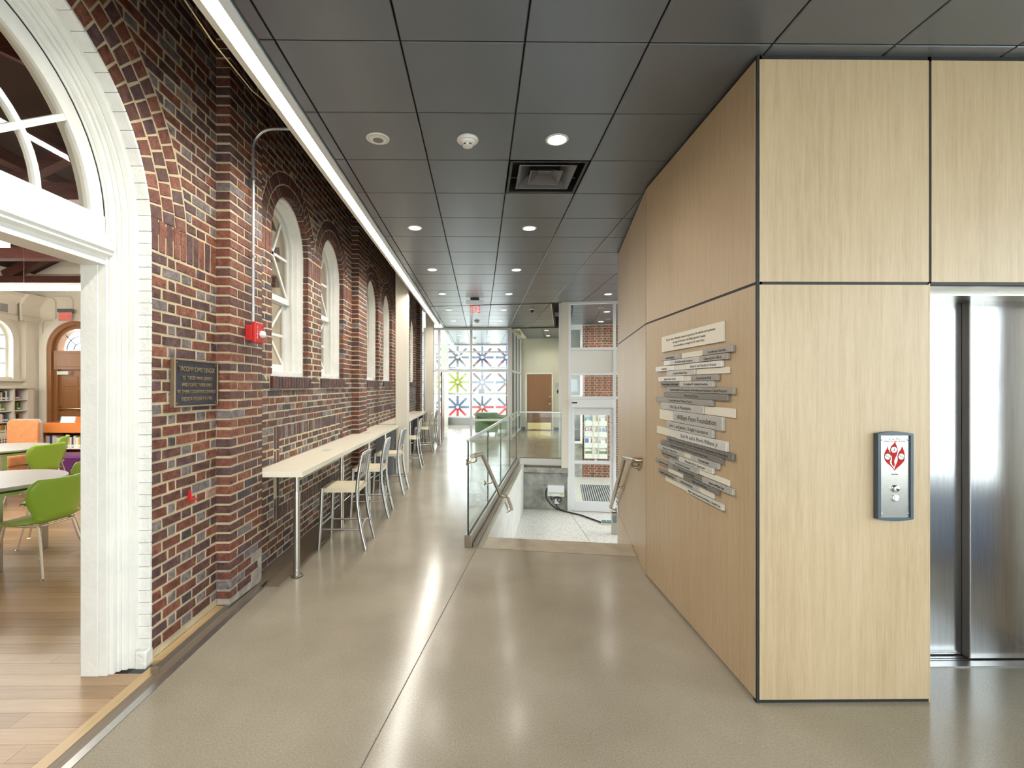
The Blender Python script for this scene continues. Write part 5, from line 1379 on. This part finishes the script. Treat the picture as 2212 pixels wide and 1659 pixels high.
# ---- wall mounted control box on the landing wall
kb = thing('control_box', 'white control box with cables on the concrete landing wall', 'control box', **G2)
MB().box(0.60, 0.935, 5.03, 5.148, -0.625, -0.41).build('housing', mat('box_white', (0.80, 0.81, 0.82), 0.35), kb, bevel=0.006)
MB().box(0.602, 0.933, 5.026, 5.03, -0.565, -0.545).build('front_groove', mat('box_grey', (0.45, 0.46, 0.47), 0.4), kb)
MB().box(0.63, 0.70, 5.025, 5.029, -0.60, -0.585).build('stripe_label', mat('lime_label', (0.45, 0.62, 0.18), 0.5), kb); MB().box(0.84, 0.92, 5.025, 5.029, -0.60, -0.575).build('stripe_label', mat('lime_label', (0.45, 0.62, 0.18), 0.5), kb)
MB().box(0.47, 0.60, 5.12, 5.148, -0.465, -0.445).build('bracket', STEEL, kb)
MB().box(0.74, 0.83, 5.09, 5.148, -0.79, -0.69).build('junction_box', WHITEP, kb, bevel=0.004)
MB().tube([(0.60, 5.09, -0.47), (0.565, 5.08, -0.56), (0.575, 5.08, -0.68), (0.66, 5.08, -0.80), (0.78, 5.08, -0.885), (0.95, 5.02, -0.915), (1.25, 4.80, -0.915), (1.45, 4.55, -0.915), (1.60, 4.36, -0.915)], 0.014, 8).build('cable', RUBBER, kb, smooth=True)
MB().tube([(0.77, 5.11, -0.79), (0.78, 5.09, -0.84), (0.84, 5.08, -0.89), (0.93, 5.06, -0.912)], 0.012, 8).build('cable', RUBBER, kb, smooth=True)
MB().tube([(0.66, 5.09, -0.625), (0.68, 5.07, -0.70), (0.74, 5.07, -0.66), (0.80, 5.07, -0.64), (0.86, 5.07, -0.66), (0.88, 5.07, -0.71), (0.84, 5.07, -0.75), (0.80, 5.07, -0.72), (0.82, 5.07, -0.66)], 0.013, 8).build('cable', RUBBER, kb, smooth=True)
ft = thing('foot_switch', 'small blue and cream cable ramp on the terrazzo by the post', 'cable ramp', (*g2(4.35, 1.70), LZ), rz=-AL)
MB().prism([(-0.10, -0.09, 0.0), (0.10, -0.09, 0.0), (0.10, 0.09, 0.0), (-0.10, 0.09, 0.0)], (0, 0, 0.025)).build('base', mat('cream_ramp', (0.7, 0.62, 0.42), 0.5), ft, bevel=0.006)
MB().box(-0.085, -0.01, -0.075, 0.075, 0.025, 0.045).build('pad', mat('teal_pad', (0.10, 0.20, 0.24), 0.5), ft); MB().box(0.01, 0.085, -0.075, 0.075, 0.025, 0.045).build('pad', mat('teal_pad', (0.10, 0.20, 0.24), 0.5), ft)
po = thing('steel_post', 'short stainless steel post by the oak corner on the landing', 'post', (*g2(3.75, 1.775), LZ), rz=-AL)
MB().box(-0.05, 0.05, -0.05, 0.05, 0.0, 0.36).build('body', STEEL, po, bevel=0.004); MB().box(-0.044, 0.044, -0.044, 0.044, 0.36, 0.366).build('cap', RUBBER, po)
MB().box(-0.03, 0.03, -0.054, -0.05, 0.20, 0.32).build('plate', mat('blue_grey_plate', (0.18, 0.22, 0.27), 0.4), po)
# ---- brochure rack in the vestibule
br = thing('brochure_rack', 'white wall rack of brochures on the vestibule bricks', 'rack', (*g2(8.795, 1.49), 0), rz=-AL)
MB().box(0.0, 0.63, -0.01, 0.0, -0.41, 0.80).build('back_panel', WHITEP, br)
for x in (0.0, 0.218, 0.232, 0.368, 0.385, 0.615): MB().box(x, x + 0.014, -0.055, -0.01, -0.41, 0.80).build('divider', mat('rack_cream', (0.74, 0.66, 0.50), 0.5), br)
for r_ in range(4):
    z = -0.40 + 0.30 * r_
    for (x0, x1) in ((0.016, 0.216), (0.248, 0.366), (0.401, 0.613)):
        MB().box(x0, x1, -0.055, -0.048, z, z + 0.13).build('pocket_front', WHITEP, br)
        MB().box(x0, x1, -0.055, -0.01, z - 0.008, z).build('pocket_floor', WHITEP, br)
MB().box(0.28, 0.34, -0.05, -0.02, -0.47, -0.43).build('tag_holder', WHITEP, br)
PRT = {'w': mat('paper_white', (0.82, 0.82, 0.80), 0.6), 'b': mat('paper_blue', (0.12, 0.22, 0.5), 0.5), 'g': mat('paper_green_photo', (0.25, 0.30, 0.12), 0.5, noise=0.7, nscale=20), 't': mat('paper_teal', (0.2, 0.5, 0.65), 0.5), 'r': mat('paper_dark_red', (0.30, 0.03, 0.04), 0.5)}
def brochure(x, z, w, hh, base, label, bits, tx=None):
    a = g2(8.795 - 0.042, 1.49 + x)
    t = thing('brochure', label, 'brochure', (a[0], a[1], z), rz=-AL, group='brochures in the vestibule rack')
    MB().box(0, w, -0.003, 0.003, 0, hh).build('sheet', PRT[base], t)
    for (x0, x1, z0, z1, m) in bits: MB().box(x0 * w, x1 * w, -0.0045, -0.003, z0 * hh, z1 * hh).build('print', PRT[m], t)
    if tx:
        for q_, ch in enumerate(tx): text(ch, t, PRT['r'], (w * (0.17 + 0.33 * q_), -0.005, hh * 0.72), '-y', 0.115, w * 0.32, 0.0005)
brochure(0.05, 0.51, 0.13, 0.24, 'w', 'brochure with a pale blue sky picture in the top pocket', [(0, 1, 0.6, 0.95, 't')])
brochure(0.02, 0.205, 0.19, 0.25, 'w', 'white brochure with big dark red capital letters', [(0.05, 0.6, 0.9, 0.96, 'b')], 'LAB')
brochure(0.02, -0.095, 0.19, 0.27, 'w', 'brochure with a blue picture on its cover under the red lettered one', [(0.05, 0.55, 0.1, 0.9, 'b'), (0.85, 0.95, 0.3, 0.9, 'r')])
brochure(0.02, -0.395, 0.19, 0.25, 'g', 'green photo brochure in the bottom pocket of the near column', [(0, 1, 0.78, 1.0, 'w')])
brochure(0.42, 0.205, 0.18, 0.25, 'w', 'brochure with dark blue vertical bars in the far column', [(0.1, 0.22, 0.1, 0.9, 'b'), (0.4, 0.5, 0.05, 0.95, 'b'), (0.58, 0.7, 0.05, 0.95, 'b'), (0.85, 0.95, 0.3, 0.9, 'b')])
brochure(0.41, -0.395, 0.19, 0.25, 'g', 'green photo brochure in the bottom pocket of the far column', [(0, 1, 0.78, 1.0, 'w')])
brochure(0.44, 0.51, 0.12, 0.20, 'w', 'plain white leaflet in the top pocket of the far column', [])
brochure(0.44, -0.095, 0.13, 0.20, 'w', 'plain white leaflet in the third pocket of the far column', [])
# ---- slatted entrance mat
em = thing('entrance_mat', 'grey ribbed entrance mat on the vestibule floor', 'mat', **G2)
MB().box(1.35, 2.9, 5.75, 7.75, LZ, LZ + 0.006).build('tray', mat('mat_dark', (0.05, 0.055, 0.065), 0.8), em)
for k in range(30):
    MB().box(1.36 + k * 0.0513, 1.385 + k * 0.0513, 5.76, 7.74, LZ + 0.006, LZ + 0.014).build('rib', mat('mat_rib', (0.42, 0.42, 0.43), 0.6), em)
# ---- signs on the hall wall
sg = thing('figure_sign', 'small sign with a black figure beside the wooden door', 'sign', (*g2(12.466, 0.735), 1.40), rz=-AL)
MB().box(-0.08, 0.08, 0.0, 0.008, -0.115, 0.115).build('plate', mat('sign_beige', (0.62, 0.60, 0.52), 0.5), sg)
MB().lathe([(0.022, 0), (0.022, 0.002)], (0, 0.0, 0.045), (0, -1, 0), 12).build('figure_head', INK, sg); MB().box(-0.03, 0.03, -0.002, 0, -0.03, 0.018).build('figure_body', INK, sg); MB().box(-0.02, 0.02, -0.002, 0, -0.08, -0.03).build('figure_legs', INK, sg)
s2 = thing('wall_notice', 'pale framed notice above the figure sign', 'notice', (*g2(12.466, 0.735), 1.615), rz=-AL)
MB().box(-0.085, 0.085, 0.0, 0.008, -0.085, 0.085).build('plate', mat('notice_grey', (0.52, 0.52, 0.50), 0.4), s2)
for k in range(4): MB().box(-0.06, 0.06, -0.002, 0, 0.04 - k * 0.03, 0.046 - k * 0.03).build('text_line', mat('notice_ink', (0.25, 0.25, 0.27), 0.5), s2)

# ---- sunroom furniture and the lattice screen outside
def armchair(label, x, y, rz, m=GREENF):
    t = thing('armchair', label, 'armchair', (x, y, 0), rz, group='green sunroom armchairs')
    MB().box(-0.36, 0.36, -0.34, 0.34, 0.10, 0.40).build('seat', m, t, bevel=0.03)
    MB().box(-0.37, 0.37, -0.40, -0.24, 0.10, 0.74).build('backrest', m, t, bevel=0.04)
    for s in (-1, 1): MB().box(s * 0.37, s * 0.24, -0.36, 0.34, 0.10, 0.56).build('armrest', m, t, bevel=0.03)
    for a in (-1, 1):
        for b in (-1, 1): MB().box(a * 0.33 - 0.02, a * 0.33 + 0.02, b * 0.30 - 0.02, b * 0.30 + 0.02, 0.0, 0.10).build('leg', ALU, t)
armchair('low green armchair with its back to the corridor behind the partition', 0.20, 15.55, 0)
armchair('green armchair turned sideways by the sunroom window', 0.86, 16.65, R(90))
st = thing('sunroom_table', 'small pale table between the green armchairs', 'table', (0.30, 16.75, 0))
MB().box(-0.35, 0.35, -0.35, 0.35, 0.62, 0.65).build('top', TABLE, st, bevel=0.005)
MB().lathe([(0.03, 0.02), (0.03, 0.62)], (0, 0, 0), n=12).build('stem', ALU, st, smooth=True)
MB().lathe([(0.25, 0.0), (0.25, 0.012), (0.03, 0.03)], (0, 0, 0), n=20).build('base', ALU, st, smooth=True)
mn = thing('display_screen', 'small grey screen on a stand near the sunroom window', 'screen', (0.05, 18.6, 0))
MB().box(-0.12, 0.12, -0.015, 0.015, 1.30, 1.47).build('panel', mat('grey_screen', (0.33, 0.33, 0.34), 0.5), mn)
MB().box(-0.01, 0.01, -0.01, 0.01, 0.02, 1.30).build('pole', ALU, mn); MB().box(-0.15, 0.15, -0.12, 0.12, 0.0, 0.02).build('foot', ALU, mn)
ws_ = thing('wood_screen', 'narrow brown wooden panel at the sunroom window edge', 'panel', (0, 0, 0))
MB().box(1.03, 1.14, 18.9, 18.95, 0.0, 1.95).build('board', DOORW, ws_); MB().box(0.98, 1.19, 18.84, 19.0, 0.0, 0.03).build('foot', DOORW, ws_)
LAT = {'red': mat('lattice_red', (0.50, 0.05, 0.04), 0.5), 'blue': mat('lattice_blue', (0.12, 0.17, 0.27), 0.5, noise=0.3, nscale=9), 'lime': mat('lattice_lime', (0.36, 0.40, 0.06), 0.5, noise=0.45, nscale=14), 'grey': mat('lattice_grey', (0.16, 0.17, 0.19), 0.5), 'plum': mat('lattice_plum', (0.16, 0.08, 0.10), 0.5, noise=0.4, nscale=12)}
ls_ = thing('lattice_screen', 'colourful star lattice screen standing outside the sunroom', 'screen', (0, 20.6, 0))
def lbar(x0, z0, x1, z1, c, w=0.115, yo=0.0): MB().bar((x0, yo, z0), (x1, yo, z1), w, 0.03, up=(0, 1, 0)).build('lattice_bar', LAT[c], ls_)
for i, nx_ in enumerate((-3.12, -2.05, -0.98, 0.09, 1.16, 2.23)):
    for j, nz in enumerate((0.66, 1.74, 2.82)):
        off = 0.535 if j == 0 and False else 0.0
        c = (('red', 'lime', 'grey')[j] if i < 3 else ('red', 'plum', 'plum')[j])
        c2 = (('blue', 'lime', 'grey')[j] if i < 3 else ('red', 'blue', 'blue')[j])
        for k in range(8):
            a = k * PI / 4; r0, r1 = 0.05, (0.50 if k % 2 == 0 else 0.56)
            if j == 0 and k in (5, 6, 7): cc, r1 = 'red', 0.52
            elif j == 0 and k in (1, 2, 3): cc = 'blue'
            else: cc = c if k % 2 else c2
            lbar(nx_ + r0 * math.cos(a), nz + r0 * math.sin(a), nx_ + r1 * math.cos(a), nz + r1 * math.sin(a), cc, yo=0.033 * (k % 4))
lbar(-3.6, 0.14, 2.8, 0.14, 'red', 0.09); lbar(-3.6, 1.22, 2.8, 1.22, 'grey', 0.03); lbar(-3.6, 2.30, 2.8, 2.30, 'grey', 0.05)
for x in (-3.6, 2.8): MB().box(x - 0.04, x + 0.04, -0.04, 0.04, -1.21, 3.6).build('post', LAT['grey'], ls_)

# ---- reading room furniture
def round_table(label, x, y):
    t = thing('round_table', label, 'table', (x, y, 0), group='round reading tables')
    MB().lathe([(0.600, 0.712), (0.606, 0.722), (0.606, 0.735), (0.600, 0.742)], (0, 0, 0), n=48).build('top', TABLE, t, smooth=True)
    MB().lathe([(0.585, 0.692), (0.585, 0.712)], (0, 0, 0), n=40).build('edge_band', RUBBER, t)
    MB().lathe([(0.50, 0.655), (0.50, 0.692)], (0, 0, 0), n=32).build('apron_ring', ALU, t, smooth=True)
    for k in range(4):
        a = PI / 4 + k * PI / 2 + 0.25
        MB().box(-0.028, 0.028, -0.028, 0.028, 0.0, 0.655).build('leg', ALU, t, loc=(0.44 * math.cos(a), 0.44 * math.sin(a), 0), rz=a, bevel=0.004)
round_table('near round grey table just inside the doorway', -4.55, 4.38)
round_table('far round grey table behind the near one', -6.80, 6.70)
def make_green_chair():
    t = thing('shell_chair', '', 'chair', group='green reading room chairs')
    prof = [(0.235, 0.430, 0.17, 0.0), (0.215, 0.447, 0.20, 0.004), (0.10, 0.447, 0.222, 0.010), (-0.02, 0.440, 0.218, 0.014), (-0.12, 0.442, 0.205, 0.022), (-0.175, 0.455, 0.195, 0.03), (-0.205, 0.485, 0.19, 0.036), (-0.215, 0.53, 0.20, 0.04), (-0.222, 0.60, 0.235, 0.045), (-0.235, 0.68, 0.262, 0.05), (-0.25, 0.75, 0.262, 0.05), (-0.262, 0.80, 0.235, 0.046), (-0.270, 0.825, 0.20, 0.042)]
    b = MB(); n = 10
    for (x, z, hw, cu) in prof:
        for j in range(n + 1):
            s = -1 + 2 * j / n
            back = z > 0.47
            b.v.append((x + (cu * 1.6 * s * s if back else 0), hw * s, z + (0 if back else cu * s * s)))
    for i in range(len(prof) - 1):
        for j in range(n):
            a = i * (n + 1) + j; b.f.append((a, a + 1, a + n + 2, a + n + 1)); b.m.append(0)
    sh = b.build('shell', GREEN, t, smooth=False, fix=False)
    sh.data.polygons.foreach_set('use_smooth', [True] * len(sh.data.polygons))
    so = sh.modifiers.new('thickness', 'SOLIDIFY'); so.thickness = 0.012
    ring_ = [(0.19, -0.17, 0.428), (-0.13, -0.16, 0.424), (-0.19, -0.14, 0.430), (-0.19, 0.14, 0.430), (-0.13, 0.16, 0.424), (0.19, 0.17, 0.428), (0.19, -0.17, 0.428)]
    MB().tube(ring_, 0.009, 8).build('seat_frame', CHROME, t, smooth=True)
    for sx, sy in ((1, 1), (1, -1), (-1, 1), (-1, -1)):
        x0, x1 = (0.16, 0.235) if sx > 0 else (-0.15, -0.27)
        MB().tube([(x0, sy * 0.15, 0.425), (x0 + (x1 - x0) * 0.35, sy * 0.165, 0.27), (x1, sy * 0.215, 0.012)], [0.011, 0.011, 0.009], 8).lathe([(0.016, 0.0), (0.016, 0.008), (0.009, 0.014)], (x1, sy * 0.215, 0), n=10).build('leg', CHROME, t, smooth=True)
    return t
gc = make_green_chair()
for i, (x, y_, a, lb) in enumerate(((-3.85, 4.20, 174, 'nearest bright green chair seen from behind in the doorway'), (-4.42, 4.98, 212, 'green chair on the far side of the near round table'), (-6.04, 6.52, 174, 'green chair seen from behind at the far round table'), (-6.66, 7.36, 212, 'green chair on the far side of the far round table'))):
    o = gc if i == 0 else copy_tree(gc)
    o.location = (x, y_, 0); o.rotation_euler = (0, 0, R(a)); o['label'] = lb
# orange lounge chair, browser bin, benches
lc = thing('lounge_chair', 'high backed orange lounge chair with rounded back', 'chair', (-8.1, 8.55, 0))
bk_ = [(-0.27, 0.35), (0.27, 0.35), (0.27, 0.94), (0.24, 0.985), (0.20, 1.0), (-0.20, 1.0), (-0.24, 0.985), (-0.27, 0.94)]
MB().slab(bk_, [], PY_, -0.06, 0.0).build('backrest', ORANGEF, lc, bevel=0.012)
MB().slab([(p[0] * 1.03, 0.35 + (p[1] - 0.35) * 1.015) for p in bk_], [], PY_, 0.0, 0.05).build('back_shell', mat('grey_shell', (0.42, 0.40, 0.40), 0.5), lc, bevel=0.01)
MB().box(-0.27, 0.27, -0.58, -0.06, 0.24, 0.42).build('seat', ORANGEF, lc, bevel=0.03)
MB().box(-0.25, 0.25, -0.55, 0.03, 0.06, 0.24).build('base', ORANGEF, lc)
MB().box(-0.22, 0.22, -0.5, 0.0, 0.0, 0.06).build('plinth', RUBBER, lc)
bn = thing('book_bin', 'orange book browser bin with a lower shelf', 'bookcase', (-7.35, 9.1, 0))
MB().box(-0.72, 0.72, 0.28, 0.31, 0.10, 1.0).build('back', ORANGE, bn)
for s in (-1, 1): MB().box(s * 0.72, s * 0.70, -0.30, 0.28, 0.10, 0.92).build('side', ORANGE, bn)
MB().box(-0.70, 0.70, -0.30, -0.28, 0.74, 0.92).build('tray_front', ORANGE, bn); MB().box(-0.70, 0.70, -0.28, 0.28, 0.74, 0.76).build('tray_floor', ORANGE, bn)
MB().box(-0.70, 0.70, -0.30, 0.28, 0.44, 0.46).build('shelf', WHITEP, bn); MB().box(-0.70, 0.70, -0.26, 0.26, 0.0, 0.10).build('plinth', RUBBER, bn)
for lb, x, y_, w, d_, m in (('purple upholstered bench in front of the book bin', -6.95, 8.2, 1.1, 0.5, PURPLE), ('blue topped bench beside the orange lounge chair', -9.2, 8.2, 1.3, 0.5, BLUEV)):
    t = thing('bench', lb, 'bench', (x, y_, 0), group='vinyl benches')
    MB().box(-w / 2, w / 2, -d_ / 2, d_ / 2, 0.10, 0.44).build('cushion', m, t, bevel=0.03); MB().box(-w / 2 + 0.06, w / 2 - 0.06, -d_ / 2 + 0.06, d_ / 2 - 0.06, 0.0, 0.10).build('plinth', RUBBER, t)
# bookcase on the far wall
bc = thing('bookcase', 'cream built-in bookcase under the arched window', 'bookcase', (-10.395, 0, 0))
BY0, BY1 = 8.4, 10.86
MB().box(0.0, 0.02, BY0, BY1, 0.0, 1.60).build('back', PLASTER2, bc)
for yy in (BY0, 9.35, 10.38, BY1 - 0.14): MB().box(0.02, 0.30, yy, yy + (0.14 if yy > 10.6 else 0.04), 0.0, 1.54).build('upright', PLASTER2, bc)
MB().box(0.0, 0.34, BY0, BY1, 1.54, 1.60).build('top', PLASTER2, bc, bevel=0.006)
SHZ = [0.60, 0.83, 1.065, 1.30]
for z in SHZ:
    for (a, b) in ((BY0 + 0.04, 9.35), (9.39, 10.38), (10.42, BY1 - 0.14)): MB().box(0.02, 0.29, a, b, z - 0.022, z).build('shelf', PLASTER2, bc)
MB().box(0.02, 0.30, BY0, BY1, 0.0, 0.578).build('plinth', PLASTER2, bc)
gr_ = MB(); MB().box(0.30, 0.305, 9.9, 10.66, 0.30, 0.50).build('grille', mat('grille_dark', (0.13, 0.11, 0.09), 0.6), bc)
for k in range(14): MB().box(0.305, 0.309, 9.9 + k * 0.056, 9.92 + k * 0.056, 0.30, 0.50).build('grille_bar', PLASTER2, bc)
for k in range(4): MB().box(0.305, 0.310, 9.9, 10.66, 0.325 + k * 0.05, 0.342 + k * 0.05).build('grille_bar', PLASTER2, bc)
BC = [mat('book_%s' % n, c, 0.5) for n, c in (('navy', (0.05, 0.07, 0.18)), ('black', (0.03, 0.03, 0.035)), ('maroon', (0.22, 0.03, 0.04)), ('teal', (0.05, 0.20, 0.24)), ('cream', (0.68, 0.62, 0.5)), ('green', (0.16, 0.27, 0.05)), ('white', (0.75, 0.75, 0.74)), ('orange', (0.5, 0.17, 0.04)), ('violet', (0.16, 0.08, 0.24)), ('yellow', (0.6, 0.45, 0.07)))]
BCN = ['navy', 'black', 'maroon', 'teal', 'cream', 'green', 'white', 'orange', 'violet', 'yellow']
bkr = random.Random(8)
ORD = ['first', 'second', 'third', 'fourth', 'fifth', 'sixth', 'seventh', 'eighth', 'ninth', 'tenth', 'eleventh', 'twelfth', 'thirteenth', 'fourteenth', 'fifteenth', 'sixteenth', 'seventeenth', 'eighteenth', 'nineteenth', 'twentieth'] + ['twenty-' + q for q in ('first', 'second', 'third', 'fourth', 'fifth', 'sixth', 'seventh', 'eighth', 'ninth')] + ['thirtieth'] + ['thirty-' + q for q in ('first', 'second', 'third', 'fourth', 'fifth', 'sixth', 'seventh', 'eighth', 'ninth')] + ['fortieth'] + ['forty-' + q for q in ('first', 'second', 'third')]
def book(x, y_, z, th, hh, dp, ci, axis, label, group):
    t = thing('book', label, 'book', (x, y_, z), group=group)
    if axis == 'y':
        MB().box(0, dp, 0, th, 0, hh).build('cover', BC[ci], t); MB().box(dp, dp + 0.0015, 0.1 * th, 0.9 * th, 0.02, 0.055).build('spine_label', WHITE_INK, t)
    else:
        MB().box(0, th, 0, dp, 0, hh).build('cover', BC[ci], t); MB().box(0.1 * th, 0.9 * th, -0.0015, 0, 0.02, 0.055).build('spine_label', WHITE_INK, t)
shn = ['lowest', 'second lowest', 'second highest', 'top']
for si, z in enumerate(SHZ):
    for (a, b, lab) in ((9.70, 10.37, 'wide'), (10.425, 10.64, 'narrow')):
        yy = a; end = b - (0.12 if lab == 'wide' and si == 2 else 0.02)
        if lab == 'narrow' and si != 3: yy = 10.53
        nb_ = 0
        while yy < end - 0.03:
            th = bkr.uniform(0.024, 0.042); ci = bkr.choice((0, 0, 1, 1, 2, 3, 4, 5, 6, 7, 8, 9) if si != 2 else (0, 1, 3, 5, 5, 9, 1))
            if yy + th > end: break
            book(-10.395 + 0.09, yy, z, th - 0.002, bkr.uniform(0.15, 0.195), 0.155, ci, 'y', '%s book, %s from the left on the %s shelf of the %s bay' % (BCN[ci], ORD[nb_], shn[si], lab), 'books in the %s bay %s shelf' % (lab, shn[si]))
            yy += th; nb_ += 1
x = -8.02; nb_ = 0
while x < -6.70:
    th = bkr.uniform(0.03, 0.05); ci = bkr.choice((0, 4, 6, 3, 9, 6, 1))
    book(x, 8.86, 0.46, th - 0.002, bkr.uniform(0.17, 0.23), 0.18, ci, 'x', '%s book, %s from the left on the orange bin shelf' % (BCN[ci], ORD[nb_]), 'books on the bin shelf'); x += th; nb_ += 1
dsb = thing('display_book', 'white picture book leaning in the orange bin tray', 'book', (-7.87, 8.95, 0.765))
MB().box(0, 0.30, 0, 0.018, 0, 0.27).build('cover', BC[6], dsb); MB().box(-0.02, 0.0, 0, 0.018, 0, 0.27).build('spine', BC[3], dsb); dsb.rotation_euler = (R(-14), 0, R(-8))
fbk = thing('display_book', 'small white face out book standing in the narrow bookcase bay', 'book', (-10.20, 10.44, 0.83))
MB().box(0, 0.02, 0, 0.10, 0, 0.16).build('cover', BC[6], fbk); MB().box(0.02, 0.022, 0.03, 0.07, 0.03, 0.12).build('print', BC[4], fbk)
# pendant linear lights, exit sign, alarm, conduit
for lb, y_, x0, x1, z in (('long white pendant light hanging across the reading room', 7.0, -9.5, -3.2, 3.03), ('short white pendant light near the doorway head', 4.8, -9.0, -4.72, 3.03)):
    t = thing('pendant_light', lb, 'light', (0, y_, z), group='reading room pendants')
    MB().box(x0, x1, -0.04, 0.04, 0.03, 0.07).build('housing', WHITEP, t); MB().box(x0 + 0.01, x1 - 0.01, -0.036, 0.036, -0.032, 0.03).build('lens', PEND, t)
    for xx in (x0 + 0.9, (x0 + x1) / 2 - 0.3, x1 - 1.9):
        MB().box(xx - 0.002, xx + 0.002, -0.002, 0.002, 0.07, 1.30).build('wire', STEEL, t)
ex2 = thing('exit_sign', 'red exit sign above the arched oak door', 'exit sign', (-9.555, 11.05, 3.30))
MB().box(-0.16, 0.16, -0.03, 0.03, -0.01, 0.07).build('housing', mat('exit_dark', (0.13, 0.12, 0.12), 0.4), ex2); MB().box(-0.15, 0.15, -0.004, 0.004, -0.21, -0.01).build('panel', mat('exit_panel', (0.72, 0.3, 0.27), 0.3), ex2)
MB().box(-0.02, 0.02, 0.03, 0.148, 0.0, 0.06).build('wall_arm', RUBBER, ex2)
text('EXIT', ex2, EXITR, (0, -0.0055, -0.11), '-y', 0.16, 0.24, 0.001)
fa2 = thing('fire_alarm', 'small red pull station on the cream wall by the oak door', 'fire alarm', (-10.19, 11.198, 1.28))
MB().box(-0.06, 0.06, -0.05, -0.001, -0.07, 0.07).build('box', REDP, fa2, bevel=0.005); MB().box(-0.03, 0.03, -0.056, -0.05, -0.03, 0.01).build('handle', RUBBER, fa2)
c2_ = thing('conduit', 'cream painted conduit climbing the wall beside the oak door', 'conduit', (0, 11.185, 0))
CRP = mat('cream_conduit', (0.74, 0.68, 0.55), 0.5)
MB().tube([(-10.19, 0, 1.35), (-10.19, 0, 1.65), (-10.24, 0, 1.80), (-10.24, 0, 2.55), (-10.20, 0, 2.70), (-10.20, 0, 3.05), (-10.15, 0, 3.12), (-9.90, 0, 3.12), (-9.90, 0, 3.55), (-9.96, 0, 3.64), (-10.1, 0, 3.66)], 0.012, 8).build('pipe', CRP, c2_, smooth=True)
MB().tube([(-9.50, 0, 3.37), (-9.50, 0, 3.60), (-9.56, 0, 3.68), (-9.95, 0, 3.68)], 0.012, 8).build('pipe', CRP, c2_, smooth=True)

# fit lettering widths and turn the lettering into meshes
bpy.context.view_layer.update()
for o, w in FITS:
    if o.dimensions.x > 1e-6:
        o.scale.x = w / o.dimensions.x
dg = bpy.context.evaluated_depsgraph_get()
for o in [q for q in bpy.data.objects if q.type == 'FONT']:
    me = bpy.data.meshes.new_from_object(o.evaluated_get(dg))
    n = bpy.data.objects.new('lettering', me); COL.objects.link(n)
    n.parent = o.parent; n.location = o.location; n.rotation_euler = o.rotation_euler; n.scale = o.scale
    if not me.materials and o.data.materials: me.materials.append(o.data.materials[0])
    bpy.data.objects.remove(o)
